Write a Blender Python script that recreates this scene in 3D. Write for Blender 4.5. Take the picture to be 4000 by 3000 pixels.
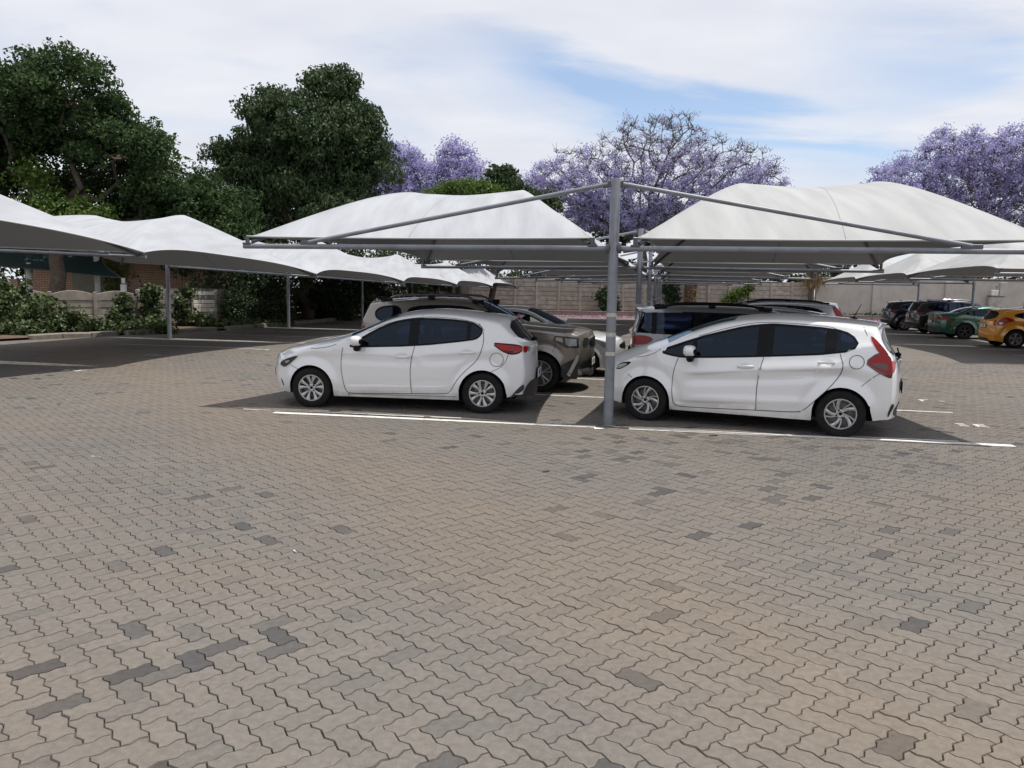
import bpy, math, random
import numpy as np
from mathutils import Vector, Matrix
for o in list(bpy.data.objects): bpy.data.objects.remove(o)
scene = bpy.context.scene
C = scene.collection
R = math.radians
random.seed(7); rng = np.random.default_rng(7)

# ------------------------------------------------------------------ camera
CAMH = 1.79
cam = bpy.data.cameras.new('camera'); camo = bpy.data.objects.new('camera', cam); C.objects.link(camo)
cam.sensor_width = 36.0; cam.lens = 36.0 * 3100 / 4000; cam.clip_end = 2000
pitch = math.atan(368 / 3100)
camo.matrix_world = (Matrix.Translation((0, 0, CAMH)) @ Matrix.Rotation(math.pi / 2 - pitch, 4, 'X')
                     @ Matrix.Rotation(R(1.0), 4, 'Z'))
scene.camera = camo

# ------------------------------------------------------------------ light
SUN_EL, SUN_AZ = R(73.7), R(88.0)          # azimuth measured from +Y towards +X
w = bpy.data.worlds.new('World'); scene.world = w; w.use_nodes = True
nt = w.node_tree; nt.nodes.clear()
def N(t, **k):
    n = nt.nodes.new(t)
    for a, b in k.items(): setattr(n, a, b)
    return n
wo = N('ShaderNodeOutputWorld'); bg = N('ShaderNodeBackground'); bg.inputs['Strength'].default_value = 0.1
sky = N('ShaderNodeTexSky', sky_type='NISHITA'); sky.sun_disc = False
sky.sun_elevation = SUN_EL; sky.sun_rotation = SUN_AZ; sky.air_density = 1.0; sky.dust_density = 1.0
tc = N('ShaderNodeTexCoord'); sx = N('ShaderNodeSeparateXYZ'); nt.links.new(tc.outputs['Generated'], sx.inputs[0])
def M_(op, a, b=None, c=None):
    m = N('ShaderNodeMath', operation=op)
    for i, v in enumerate((a, b, c)):
        if v is None: continue
        if isinstance(v, (int, float)): m.inputs[i].default_value = v
        else: nt.links.new(v, m.inputs[i])
    return m.outputs[0]
zz = M_('ADD', M_('MAXIMUM', sx.outputs['Z'], 0.0), 0.22)
px = M_('DIVIDE', sx.outputs['X'], zz); py = M_('DIVIDE', sx.outputs['Y'], zz)
cx = N('ShaderNodeCombineXYZ'); nt.links.new(px, cx.inputs[0]); nt.links.new(py, cx.inputs[1])
n1 = N('ShaderNodeTexNoise'); n1.inputs['Scale'].default_value = 1.15; n1.inputs['Detail'].default_value = 7
n1.inputs['Roughness'].default_value = 0.55; n1.inputs['Distortion'].default_value = 0.6
mp = N('ShaderNodeMapping'); mp.inputs['Rotation'].default_value = (0, 0, R(35)); mp.inputs['Scale'].default_value = (0.75, 1.5, 1)
mp.inputs['Location'].default_value = (3.1, 1.7, 0.0)
nt.links.new(cx.outputs[0], mp.inputs[0]); nt.links.new(mp.outputs[0], n1.inputs['Vector'])
# thin high cloud with a few open blue gaps
wx_ = M_('MULTIPLY', M_('SUBTRACT', n1.outputs['Fac'], .5), 1.3)
def gap(gx, gy, ax, ay, rot):
    dx = M_('SUBTRACT', M_('ADD', px, wx_), gx); dy = M_('SUBTRACT', M_('SUBTRACT', py, wx_), gy)
    c_, s_ = math.cos(rot), math.sin(rot)
    u_ = M_('DIVIDE', M_('ADD', M_('MULTIPLY', dx, c_), M_('MULTIPLY', dy, s_)), ax)
    v_ = M_('DIVIDE', M_('SUBTRACT', M_('MULTIPLY', dy, c_), M_('MULTIPLY', dx, s_)), ay)
    d2 = M_('ADD', M_('MULTIPLY', u_, u_), M_('MULTIPLY', v_, v_))
    return M_('EXPONENT', M_('MULTIPLY', d2, -1.0))
GAPS = [(0.16, 2.04, 0.32, 0.24, 0.55, .33), (0.40, 2.24, 0.34, 0.22, 0.6, .26), (0.84, 2.42, 0.36, 0.20, 0.35, .30), (0.95, 1.86, 0.40, 0.24, 1.0, .25), (-0.5, 1.2, 0.4, 0.2, 0.4, .2)]
tot = None
for gx, gy, ax, ay, rr, st in GAPS:
    g = M_('MULTIPLY', gap(gx, gy, ax, ay, rr), st); tot = g if tot is None else M_('ADD', tot, g)
cl = M_('SUBTRACT', M_('ADD', n1.outputs['Fac'], 0.115), tot)
ramp = N('ShaderNodeValToRGB'); ramp.color_ramp.elements[0].position = 0.22; ramp.color_ramp.elements[1].position = 0.60
ramp.color_ramp.elements[0].color = (.20, .20, .20, 1); ramp.color_ramp.elements[1].color = (1, 1, 1, 1)
nt.links.new(cl, ramp.inputs[0])
n2 = N('ShaderNodeTexNoise'); n2.inputs['Scale'].default_value = 2.2; n2.inputs['Detail'].default_value = 6
nt.links.new(mp.outputs[0], n2.inputs['Vector'])
cr2 = N('ShaderNodeValToRGB'); cr2.color_ramp.elements[0].color = (8.3, 8.6, 9.6, 1); cr2.color_ramp.elements[1].color = (9.9, 10.1, 10.7, 1)
cr2.color_ramp.elements[0].position = .3; cr2.color_ramp.elements[1].position = .7
nt.links.new(n2.outputs['Fac'], cr2.inputs[0])
skm = N('ShaderNodeMix', data_type='RGBA', blend_type='MULTIPLY'); skm.inputs[0].default_value = 1
nt.links.new(sky.outputs[0], skm.inputs[6]); skm.inputs[7].default_value = (1.55, 1.70, 1.85, 1)
mx = N('ShaderNodeMix', data_type='RGBA'); nt.links.new(ramp.outputs[0], mx.inputs[0])
nt.links.new(skm.outputs[2], mx.inputs[6]); nt.links.new(cr2.outputs[0], mx.inputs[7])
nt.links.new(mx.outputs[2], bg.inputs['Color']); nt.links.new(bg.outputs[0], wo.inputs['Surface'])

sun = bpy.data.lights.new('sun', 'SUN'); sun.energy = 5.0; sun.angle = R(0.53); sun.color = (1.0, 0.955, 0.89)
suno = bpy.data.objects.new('sun', sun); C.objects.link(suno)
sd = Vector((math.cos(SUN_EL) * math.sin(SUN_AZ), math.cos(SUN_EL) * math.cos(SUN_AZ), math.sin(SUN_EL)))
suno.rotation_euler = sd.to_track_quat('Z', 'Y').to_euler(); suno.location = (0, 0, 40)
vs = scene.view_settings; vs.view_transform = 'Standard'; vs.look = 'None'; vs.gamma = 1; vs.exposure = -0.18
vs.use_curve_mapping = False

# ------------------------------------------------------------------ frame of the car park
P0 = np.array([1.306, 10.579]); AL = R(11.3)
Uv = np.array([math.cos(AL), -math.sin(AL)]); Vv = np.array([math.sin(AL), math.cos(AL)])
def uv(u, v, z=0.0):
    p = P0 + u * Uv + v * Vv
    return (float(p[0]), float(p[1]), z)

# ------------------------------------------------------------------ helpers
def tag(o, label=None, cat=None, group=None, kind=None):
    if label: o['label'] = label
    if cat: o['category'] = cat
    if group: o['group'] = group
    if kind: o['kind'] = kind
    return o
def empty(name, loc=(0, 0, 0), rz=0.0, label=None, cat=None, group=None):
    o = bpy.data.objects.new(name, None); C.objects.link(o); o.location = loc; o.rotation_euler = (0, 0, rz)
    o.empty_display_size = 0.2
    return tag(o, label, cat, group)
def link(name, me, parent=None):
    o = bpy.data.objects.new(name, me); C.objects.link(o)
    if parent is not None: o.parent = parent
    return o
def fastmesh(name, verts, faces, mat, smooth=False):
    """verts (n,3), faces (m,k) numpy: one mesh of k-gons"""
    me = bpy.data.meshes.new(name)
    verts = np.asarray(verts, dtype=np.float32); faces = np.asarray(faces, dtype=np.int32)
    m, k = faces.shape
    me.vertices.add(len(verts)); me.vertices.foreach_set('co', verts.ravel())
    me.loops.add(m * k); me.loops.foreach_set('vertex_index', faces.ravel())
    me.polygons.add(m); me.polygons.foreach_set('loop_start', np.arange(0, m * k, k, dtype=np.int32))
    me.polygons.foreach_set('loop_total', np.full(m, k, dtype=np.int32))
    me.update(calc_edges=True); me.validate()
    if smooth: me.polygons.foreach_set('use_smooth', np.ones(len(me.polygons), dtype=bool))
    else: me.shade_flat()
    if mat: me.materials.append(mat)
    return me
def face_attr(me, name, vals):
    a = me.attributes.new(name, 'FLOAT', 'FACE'); a.data.foreach_set('value', np.asarray(vals, dtype=np.float32))

class MB:
    def __init__(s): s.v = []; s.f = []
    def add(s, vs_, fs_):
        n = len(s.v); s.v += [tuple(map(float, p)) for p in vs_]; s.f += [tuple(i + n for i in f) for f in fs_]; return s
    def box(s, c, d, rz=0.0, bev=0.0, M=None):
        x, y, z = d[0] / 2, d[1] / 2, d[2] / 2
        if bev > 0:
            b = min(bev, x * .9, y * .9, z * .9); vs_ = []
            for sz in (-1, 1):
                for k, (sx_, sy_) in enumerate(((-1, -1), (1, -1), (1, 1), (-1, 1))): vs_.append((sx_ * (x - b), sy_ * (y - b), sz * z))
            for sz in (-1, 1):
                for (sx_, sy_) in ((-1, -1), (1, -1), (1, 1), (-1, 1)): vs_ += [(sx_ * x, sy_ * (y - b), sz * (z - b)), (sx_ * (x - b), sy_ * y, sz * (z - b))]
            fs_ = [(3, 2, 1, 0), (4, 5, 6, 7)]
            # order of ring: for corner k -> [x-side , y-side]
            def ring(q): o = 8 + 8 * q; return [o + 0, o + 1, o + 3, o + 2, o + 4, o + 5, o + 7, o + 6]
            lo, hi = ring(0), ring(1)
            for k in range(8): fs_.append((lo[k], lo[(k + 1) % 8], hi[(k + 1) % 8], hi[k]))
            for q in (0, 1):
                rg = ring(q); t = 4 * q
                for k in range(4):
                    a, b2 = rg[2 * k], rg[2 * k + 1]; nx = rg[(2 * k + 2) % 8]
                    fc = [(t + k, b2, a), (t + k, t + (k + 1) % 4, nx, b2)]
                    fs_ += [tuple(reversed(f)) for f in fc] if q else fc
        else:
            vs_ = [(-x, -y, -z), (x, -y, -z), (x, y, -z), (-x, y, -z), (-x, -y, z), (x, -y, z), (x, y, z), (-x, y, z)]
            fs_ = [(0, 3, 2, 1), (4, 5, 6, 7), (0, 1, 5, 4), (1, 2, 6, 5), (2, 3, 7, 6), (3, 0, 4, 7)]
        if M is not None: vs_ = [tuple(M @ Vector(p)) for p in vs_]
        else:
            cc, ss = math.cos(rz), math.sin(rz)
            vs_ = [(c[0] + p[0] * cc - p[1] * ss, c[1] + p[0] * ss + p[1] * cc, c[2] + p[2]) for p in vs_]
        return s.add(vs_, fs_)
    def tube(s, pts, rad, n=10, caps=True):
        pts = [Vector(p) for p in pts]
        if isinstance(rad, (int, float)): rad = [rad] * len(pts)
        vs_ = []; prev = None
        for i, p in enumerate(pts):
            d = (pts[min(i + 1, len(pts) - 1)] - pts[max(i - 1, 0)]).normalized()
            if prev is None:
                a = Vector((0, 0, 1)) if abs(d.z) < .9 else Vector((1, 0, 0)); b = d.cross(a).normalized()
            else:
                b = (prev - d * prev.dot(d)).normalized()
            prev = b; c = d.cross(b)
            for k in range(n):
                t = 2 * math.pi * k / n; vs_.append(p + (b * math.cos(t) + c * math.sin(t)) * rad[i])
        fs_ = []
        for i in range(len(pts) - 1):
            for k in range(n):
                a = i * n + k; b2 = i * n + (k + 1) % n; fs_.append((a, b2, b2 + n, a + n))
        if caps:
            fs_.append(tuple(reversed(range(n)))); fs_.append(tuple(range((len(pts) - 1) * n, len(pts) * n)))
        return s.add(vs_, fs_)
    def lathe(s, prof, n=32, axis='z', c=(0, 0, 0), flip=False):
        vs_ = []
        for (r_, h_) in prof:
            for k in range(n):
                t = 2 * math.pi * k / n; a, b = r_ * math.cos(t), r_ * math.sin(t)
                p = (a, b, h_) if axis == 'z' else (a, h_, b)
                vs_.append((p[0] + c[0], p[1] + c[1], p[2] + c[2]))
        fs_ = []
        for i in range(len(prof) - 1):
            for k in range(n):
                a = i * n + k; b = i * n + (k + 1) % n
                f = (a, b, b + n, a + n); fs_.append(tuple(reversed(f)) if (axis == 'y') != flip else f)
        return s.add(vs_, fs_)
    def ell(s, c, r, nu=16, nv=10, M=None, pw=1.0):
        vs_ = []; fs_ = []
        sg = lambda t: math.copysign(abs(t) ** pw, t)
        for i in range(nv + 1):
            ph = math.pi * i / nv - math.pi / 2
            for k in range(nu):
                th = 2 * math.pi * k / nu
                p = Vector((r[0] * sg(math.cos(ph)) * sg(math.cos(th)), r[1] * sg(math.cos(ph)) * sg(math.sin(th)), r[2] * sg(math.sin(ph))))
                if M is not None: p = M @ p
                vs_.append((p.x + c[0], p.y + c[1], p.z + c[2]))
        for i in range(nv):
            for k in range(nu):
                a = i * nu + k; b = i * nu + (k + 1) % nu; fs_.append((a, b, b + nu, a + nu))
        return s.add(vs_, fs_)
    def mesh(s, name, mat, smooth=False, merge=False, auto=None):
        me = bpy.data.meshes.new(name); me.from_pydata(s.v, [], s.f); me.update()
        if merge:
            import bmesh
            b = bmesh.new(); b.from_mesh(me); bmesh.ops.remove_doubles(b, verts=b.verts, dist=1e-5)
            bmesh.ops.dissolve_degenerate(b, dist=1e-6, edges=b.edges)
            bmesh.ops.recalc_face_normals(b, faces=b.faces); b.to_mesh(me); b.free()
        if mat: me.materials.append(mat)
        if smooth: me.polygons.foreach_set('use_smooth', np.ones(len(me.polygons), dtype=bool))
        if auto is not None:
            me.polygons.foreach_set('use_smooth', np.ones(len(me.polygons), dtype=bool))
            import bmesh
            b = bmesh.new(); b.from_mesh(me)
            for e in b.edges:
                if len(e.link_faces) == 2 and e.calc_face_angle(0) > auto: e.smooth = False
            b.to_mesh(me); b.free()
        return me
    def obj(s, name, mat, parent=None, **k): return link(name, s.mesh(name, mat, **k), parent)

# ------------------------------------------------------------------ materials
def newmat(name):
    m = bpy.data.materials.new(name); m.use_nodes = True
    t = m.node_tree; b = t.nodes['Principled BSDF']
    return m, t, b
def pmat(name, col, rough=.5, metal=0.0, coat=0.0, spec=.5, noise=None, bump=None, trans=0.0):
    """noise=(scale, colour2, lo, hi)  bump=(scale, strength)"""
    m, t, b = newmat(name)
    b.inputs['Base Color'].default_value = (*col, 1); b.inputs['Roughness'].default_value = rough
    b.inputs['Metallic'].default_value = metal; b.inputs['Coat Weight'].default_value = coat
    b.inputs['Coat Roughness'].default_value = .03; b.inputs['Specular IOR Level'].default_value = spec
    if noise or bump:
        g = t.nodes.new('ShaderNodeNewGeometry')
    if noise:
        sc, c2, lo, hi = noise[:4]
        n = t.nodes.new('ShaderNodeTexNoise'); n.inputs['Scale'].default_value = sc; n.inputs['Detail'].default_value = 8
        n.inputs['Roughness'].default_value = .65
        t.links.new(g.outputs['Position'], n.inputs['Vector'])
        r_ = t.nodes.new('ShaderNodeValToRGB'); r_.color_ramp.elements[0].position = lo; r_.color_ramp.elements[1].position = hi
        r_.color_ramp.elements[0].color = (*col, 1); r_.color_ramp.elements[1].color = (*c2, 1)
        t.links.new(n.outputs['Fac'], r_.inputs[0]); t.links.new(r_.outputs[0], b.inputs['Base Color'])
    if bump:
        n = t.nodes.new('ShaderNodeTexNoise'); n.inputs['Scale'].default_value = bump[0]; n.inputs['Detail'].default_value = 6
        t.links.new(g.outputs['Position'], n.inputs['Vector'])
        bp = t.nodes.new('ShaderNodeBump'); bp.inputs['Strength'].default_value = bump[1]; bp.inputs['Distance'].default_value = .01
        t.links.new(n.outputs['Fac'], bp.inputs['Height']); t.links.new(bp.outputs[0], b.inputs['Normal'])
    return m
def leafmat(name, dark, light, trans=.3, rough=.45, spec=.35):
    m, t, b = newmat(name)
    a = t.nodes.new('ShaderNodeAttribute'); a.attribute_name = 'tone'
    r_ = t.nodes.new('ShaderNodeValToRGB'); r_.color_ramp.elements[0].color = (*dark, 1); r_.color_ramp.elements[1].color = (*light, 1)
    t.links.new(a.outputs['Fac'], r_.inputs[0]); t.links.new(r_.outputs[0], b.inputs['Base Color'])
    b.inputs['Roughness'].default_value = rough; b.inputs['Specular IOR Level'].default_value = spec
    tr = t.nodes.new('ShaderNodeBsdfTranslucent'); t.links.new(r_.outputs[0], tr.inputs['Color'])
    mx_ = t.nodes.new('ShaderNodeMixShader'); mx_.inputs[0].default_value = trans
    t.links.new(b.outputs[0], mx_.inputs[1]); t.links.new(tr.outputs[0], mx_.inputs[2])
    t.links.new(mx_.outputs[0], t.nodes['Material Output'].inputs['Surface'])
    return m

def paver_mat(name, mode):
    """mode: 'OBJ' reads the piece's own tone, 'GEO' a face attribute, 'FAR' a laid pattern"""
    m, t, b = newmat(name); L_ = t.links.new
    def nd(ty, **k):
        n = t.nodes.new(ty)
        for a_, b_ in k.items(): setattr(n, a_, b_)
        return n
    g = nd('ShaderNodeNewGeometry'); pos = g.outputs['Position']
    if mode == 'FAR':
        mpg = nd('ShaderNodeMapping'); mpg.inputs['Rotation'].default_value = (0, 0, R(48)); L_(pos, mpg.inputs[0])
        br = nd('ShaderNodeTexBrick'); br.inputs['Scale'].default_value = 1.0; br.inputs['Brick Width'].default_value = .216
        br.inputs['Row Height'].default_value = .108; br.inputs['Mortar Size'].default_value = .0035
        br.inputs['Color1'].default_value = (0, 0, 0, 1); br.inputs['Color2'].default_value = (1, 1, 1, 1); br.inputs['Mortar'].default_value = (.5, .5, .5, 1)
        L_(mpg.outputs[0], br.inputs['Vector']); tone = br.outputs['Color']
    else:
        a = nd('ShaderNodeAttribute', attribute_type='OBJECT' if mode == 'OBJ' else 'GEOMETRY', attribute_name='tone'); tone = a.outputs['Fac']
    r1 = nd('ShaderNodeValToRGB'); e = r1.color_ramp.elements
    e[0].position = 0; e[0].color = (.045, .045, .048, 1); e[1].position = 1; e[1].color = (.172, .153, .133, 1)
    for p_, c_ in ((.07, (.070, .068, .067)), (.14, (.124, .115, .105)), (.3, (.149, .135, .120)), (.6, (.160, .144, .126))):
        el = e.new(p_); el.color = (*c_, 1)
    if mode == 'FAR':
        mr = nd('ShaderNodeMapRange'); mr.inputs['To Min'].default_value = .12; mr.inputs['To Max'].default_value = .50; L_(tone, mr.inputs[0]); tone = mr.outputs[0]
    L_(tone, r1.inputs[0]); col = r1.outputs[0]
    def mixc(fac, c1, c2, blend='MIX'):
        mm = nd('ShaderNodeMix', data_type='RGBA', blend_type=blend)
        for i, v in ((0, fac), (6, c1), (7, c2)):
            if isinstance(v, tuple): mm.inputs[i].default_value = (*v, 1)
            elif isinstance(v, (int, float)): mm.inputs[i].default_value = v
            else: L_(v, mm.inputs[i])
        return mm.outputs[2]
    def noise(sc, det=5, dist=0.0, vec=pos):
        n = nd('ShaderNodeTexNoise'); n.inputs['Scale'].default_value = sc; n.inputs['Detail'].default_value = det; n.inputs['Distortion'].default_value = dist
        L_(vec, n.inputs['Vector']); return n.outputs['Fac']
    def rng_(x, lo, hi, a_=0., b_=1.):
        mr = nd('ShaderNodeMapRange'); mr.inputs['From Min'].default_value = lo; mr.inputs['From Max'].default_value = hi
        mr.inputs['To Min'].default_value = a_; mr.inputs['To Max'].default_value = b_; L_(x, mr.inputs[0]); return mr.outputs[0]
    # drifted sand, stretched along the traffic
    ms = nd('ShaderNodeMapping'); ms.inputs['Rotation'].default_value = (0, 0, R(38)); ms.inputs['Scale'].default_value = (.30, 1.0, 1); L_(pos, ms.inputs[0])
    sand = rng_(noise(.55, 6, .8, ms.outputs[0]), .46, .70, 0, .38)
    col = mixc(sand, col, (.20, .152, .107))
    # tyre grime / grey traffic film
    film = rng_(noise(.38, 4, .4), .45, .72, 0, .45); col = mixc(film, col, (.118, .111, .108))
    # sand washed out of the joints in one long diagonal drift
    dp = nd('ShaderNodeVectorMath', operation='DOT_PRODUCT'); L_(pos, dp.inputs[0]); dp.inputs[1].default_value = (0.809, 0.588, 0)
    dd_ = nd('ShaderNodeMath', operation='MULTIPLY_ADD'); L_(noise(.7, 5), dd_.inputs[0]); dd_.inputs[1].default_value = 2.2; L_(dp.outputs['Value'], dd_.inputs[2])
    ab = nd('ShaderNodeMath', operation='ABSOLUTE'); sb = nd('ShaderNodeMath', operation='SUBTRACT'); L_(dd_.outputs[0], sb.inputs[0]); sb.inputs[1].default_value = 4.359; L_(sb.outputs[0], ab.inputs[0])
    col = mixc(rng_(ab.outputs[0], 1.4, .1, 0, .40), col, (.20, .152, .107))
    # rubber film where the cars drive past the bays
    sp_ = nd('ShaderNodeSeparateXYZ'); L_(pos, sp_.inputs[0])
    wob = nd('ShaderNodeMath', operation='MULTIPLY_ADD'); L_(noise(.5, 4), wob.inputs[0]); wob.inputs[1].default_value = 3.0; L_(sp_.outputs['Y'], wob.inputs[2])
    lane = nd('ShaderNodeMath', operation='MULTIPLY'); L_(rng_(wob.outputs[0], 4.6, 7.2), lane.inputs[0]); L_(rng_(wob.outputs[0], 16.0, 10.8), lane.inputs[1])
    lf = nd('ShaderNodeMath', operation='MULTIPLY'); L_(lane.outputs[0], lf.inputs[0]); lf.inputs[1].default_value = .22
    col = mixc(lf.outputs[0], col, (.098, .089, .083))
    # oil spots
    oil = rng_(noise(2.3, 3, .3), .70, .76, 0, .55); col = mixc(oil, col, (.075, .072, .07))
    # grit in the concrete face
    grit = rng_(noise(420, 3), .35, .68, .72, 1.26); gm = nd('ShaderNodeCombineColor'); [L_(grit, gm.inputs[i]) for i in range(3)]
    col = mixc(1.0, col, gm.outputs[0], 'MULTIPLY')
    blot = rng_(noise(26, 5), .3, .7, .86, 1.12); gb = nd('ShaderNodeCombineColor'); [L_(blot, gb.inputs[i]) for i in range(3)]
    col = mixc(1.0, col, gb.outputs[0], 'MULTIPLY')
    L_(col, b.inputs['Base Color']); b.inputs['Roughness'].default_value = .88; b.inputs['Specular IOR Level'].default_value = .3
    bp = nd('ShaderNodeBump'); bp.inputs['Strength'].default_value = .35; bp.inputs['Distance'].default_value = .004
    L_(noise(330, 4), bp.inputs['Height']); L_(bp.outputs[0], b.inputs['Normal'])
    return m
MT = {}
MT['pav_obj'] = paver_mat('paver_concrete', 'OBJ'); MT['pav_geo'] = paver_mat('paver_concrete_field', 'GEO'); MT['pav_far'] = paver_mat('paver_concrete_distance', 'FAR')
MT['sand'] = pmat('joint_sand', (.045, .039, .033), .95, noise=(.9, (.22, .175, .125), .46, .60))
MT['soil'] = pmat('soil', (.09, .06, .04), .95, noise=(3, (.16, .10, .06), .4, .7), bump=(20, .6))
MT['earth'] = pmat('earth', (.12, .09, .06), .95, noise=(.5, (.10, .11, .05), .4, .6))
MT['steel'] = pmat('grey_steel_paint', (.225, .24, .27), .45, .2, noise=(4, (.165, .172, .19), .42, .68), bump=(60, .08))
MT['steel_d'] = pmat('dark_steel', (.10, .105, .115), .5, .2)
MT['band'] = pmat('faded_band', (.55, .52, .46), .7, noise=(40, (.40, .37, .32), .4, .65))
MT['conc'] = pmat('fence_concrete', (.34, .305, .25), .9, noise=(2.2, (.20, .185, .155), .42, .66), bump=(40, .35))
MT['conc_d'] = pmat('fence_concrete_dark', (.20, .185, .165), .9, noise=(3, (.13, .115, .10), .42, .66), bump=(40, .35))
MT['conc_w'] = pmat('whitewashed_concrete', (.62, .60, .54), .85, noise=(5, (.40, .37, .31), .45, .7))
MT['wallp'] = pmat('wall_panel_brown', (.33, .28, .24), .9, noise=(1.6, (.42, .375, .335), .42, .62), bump=(25, .5))
MT['wallp2'] = pmat('wall_panel_grey', (.44, .405, .37), .9, noise=(3.4, (.29, .25, .215), .42, .62), bump=(25, .5))
MT['wallr'] = pmat('wall_panel_red_stain', (.32, .21, .15), .9, noise=(2.5, (.27, .225, .19), .42, .66), bump=(25, .5))
MT['plaster'] = pmat('grey_plaster', (.47, .44, .40), .9, noise=(1.1, (.38, .355, .32), .4, .68), bump=(60, .2))
MT['kerb'] = pmat('kerb_concrete', (.24, .22, .19), .9, noise=(4, (.16, .145, .125), .42, .66), bump=(40, .4))
MT['pinkkerb'] = pmat('pink_brick_edging', (.29, .165, .165), .9, noise=(7, (.26, .225, .21), .42, .60), bump=(30, .5))
MT['petal'] = leafmat('fallen_petals', (.30, .17, .33), (.42, .20, .26), .2)
MT['bark'] = pmat('bark', (.085, .062, .045), .9, noise=(8, (.14, .11, .085), .4, .65), bump=(30, .8))
MT['jbark'] = pmat('jacaranda_bark', (.075, .062, .055), .9, noise=(3, (.12, .10, .09), .4, .65))
MT['leaf_a'] = leafmat('leaf_dark_green', (.020, .043, .015), (.080, .128, .048), .25, .6, .15)
MT['leaf_b'] = leafmat('leaf_glossy_green', (.020, .042, .016), (.085, .125, .055), .25, .5, .22)
MT['leaf_c'] = leafmat('leaf_bright_green', (.040, .085, .016), (.14, .21, .035), .35)
MT['leaf_d'] = leafmat('leaf_hedge', (.016, .034, .013), (.065, .10, .04), .22)
MT['ivy'] = leafmat('ivy_leaf', (.013, .030, .010), (.125, .165, .062), .22, .45, .3)
MT['conif'] = leafmat('conifer_leaf', (.05, .075, .015), (.19, .20, .04), .25)
MT['flower'] = leafmat('jacaranda_bloom', (.295, .28, .485), (.575, .55, .81), .45, .7, .1)
MT['red_fl'] = leafmat('red_bloom', (.30, .03, .04), (.5, .06, .06), .3)
MT['dryleaf'] = leafmat('dry_frond', (.16, .10, .045), (.30, .21, .10), .25)
def cloth_mat(name, col):
    m, t, b = newmat(name); g = t.nodes.new('ShaderNodeNewGeometry')
    n = t.nodes.new('ShaderNodeTexNoise'); n.inputs['Scale'].default_value = 1.3; n.inputs['Detail'].default_value = 8
    mp_ = t.nodes.new('ShaderNodeMapping'); mp_.inputs['Scale'].default_value = (3.0, .5, .5); t.links.new(g.outputs['Position'], mp_.inputs[0]); t.links.new(mp_.outputs[0], n.inputs['Vector'])
    r_ = t.nodes.new('ShaderNodeValToRGB'); r_.color_ramp.elements[0].position = .3; r_.color_ramp.elements[1].position = .7
    r_.color_ramp.elements[0].color = (*[c * .80 for c in col], 1); r_.color_ramp.elements[1].color = (*col, 1)
    t.links.new(n.outputs['Fac'], r_.inputs[0]); t.links.new(r_.outputs[0], b.inputs['Base Color']); b.inputs['Roughness'].default_value = .85
    b.inputs['Specular IOR Level'].default_value = .2
    w1 = t.nodes.new('ShaderNodeTexNoise'); w1.inputs['Scale'].default_value = 1; w1.inputs['Detail'].default_value = 3
    mp2 = t.nodes.new('ShaderNodeMapping'); mp2.inputs['Rotation'].default_value = (0, 0, R(11)); mp2.inputs['Scale'].default_value = (34, 1.2, 1.2); t.links.new(g.outputs['Position'], mp2.inputs[0]); t.links.new(mp2.outputs[0], w1.inputs['Vector'])
    bp = t.nodes.new('ShaderNodeBump'); bp.inputs['Strength'].default_value = .12; bp.inputs['Distance'].default_value = .02
    t.links.new(w1.outputs['Fac'], bp.inputs['Height']); t.links.new(bp.outputs[0], b.inputs['Normal'])
    tr = t.nodes.new('ShaderNodeBsdfTranslucent'); tr.inputs['Color'].default_value = (.8, .8, .8, 1)
    mx_ = t.nodes.new('ShaderNodeMixShader'); mx_.inputs[0].default_value = .02
    # underside shade put into the colour: same net, darkened on its back faces
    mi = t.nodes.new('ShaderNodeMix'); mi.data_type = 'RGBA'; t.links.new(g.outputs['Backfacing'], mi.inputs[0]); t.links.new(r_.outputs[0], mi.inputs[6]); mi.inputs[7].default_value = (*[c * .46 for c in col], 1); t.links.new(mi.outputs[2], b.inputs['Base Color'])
    t.links.new(b.outputs[0], mx_.inputs[1]); t.links.new(tr.outputs[0], mx_.inputs[2]); t.links.new(mx_.outputs[0], t.nodes['Material Output'].inputs['Surface'])
    return m
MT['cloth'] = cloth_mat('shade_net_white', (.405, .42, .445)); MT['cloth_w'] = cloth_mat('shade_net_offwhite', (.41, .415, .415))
MT['hem'] = pmat('canopy_hem', (.52, .52, .52), .8); MT['seam'] = pmat('canopy_seam', (.22, .225, .23), .8)
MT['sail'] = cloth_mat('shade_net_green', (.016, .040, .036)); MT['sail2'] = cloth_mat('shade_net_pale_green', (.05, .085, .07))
def paint_line_mat():
    m, t, b = newmat('worn_white_paint'); g = t.nodes.new('ShaderNodeNewGeometry')
    n = t.nodes.new('ShaderNodeTexNoise'); n.inputs['Scale'].default_value = 7; n.inputs['Detail'].default_value = 9; n.inputs['Roughness'].default_value = .75
    t.links.new(g.outputs['Position'], n.inputs['Vector'])
    r_ = t.nodes.new('ShaderNodeValToRGB'); r_.color_ramp.elements[0].position = .54; r_.color_ramp.elements[1].position = .66
    r_.color_ramp.elements[0].color = (.66, .64, .60, 1); r_.color_ramp.elements[1].color = (.24, .21, .18, 1)
    t.links.new(n.outputs['Fac'], r_.inputs[0]); t.links.new(r_.outputs[0], b.inputs['Base Color']); b.inputs['Roughness'].default_value = .85
    return m
MT['line'] = paint_line_mat()
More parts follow.
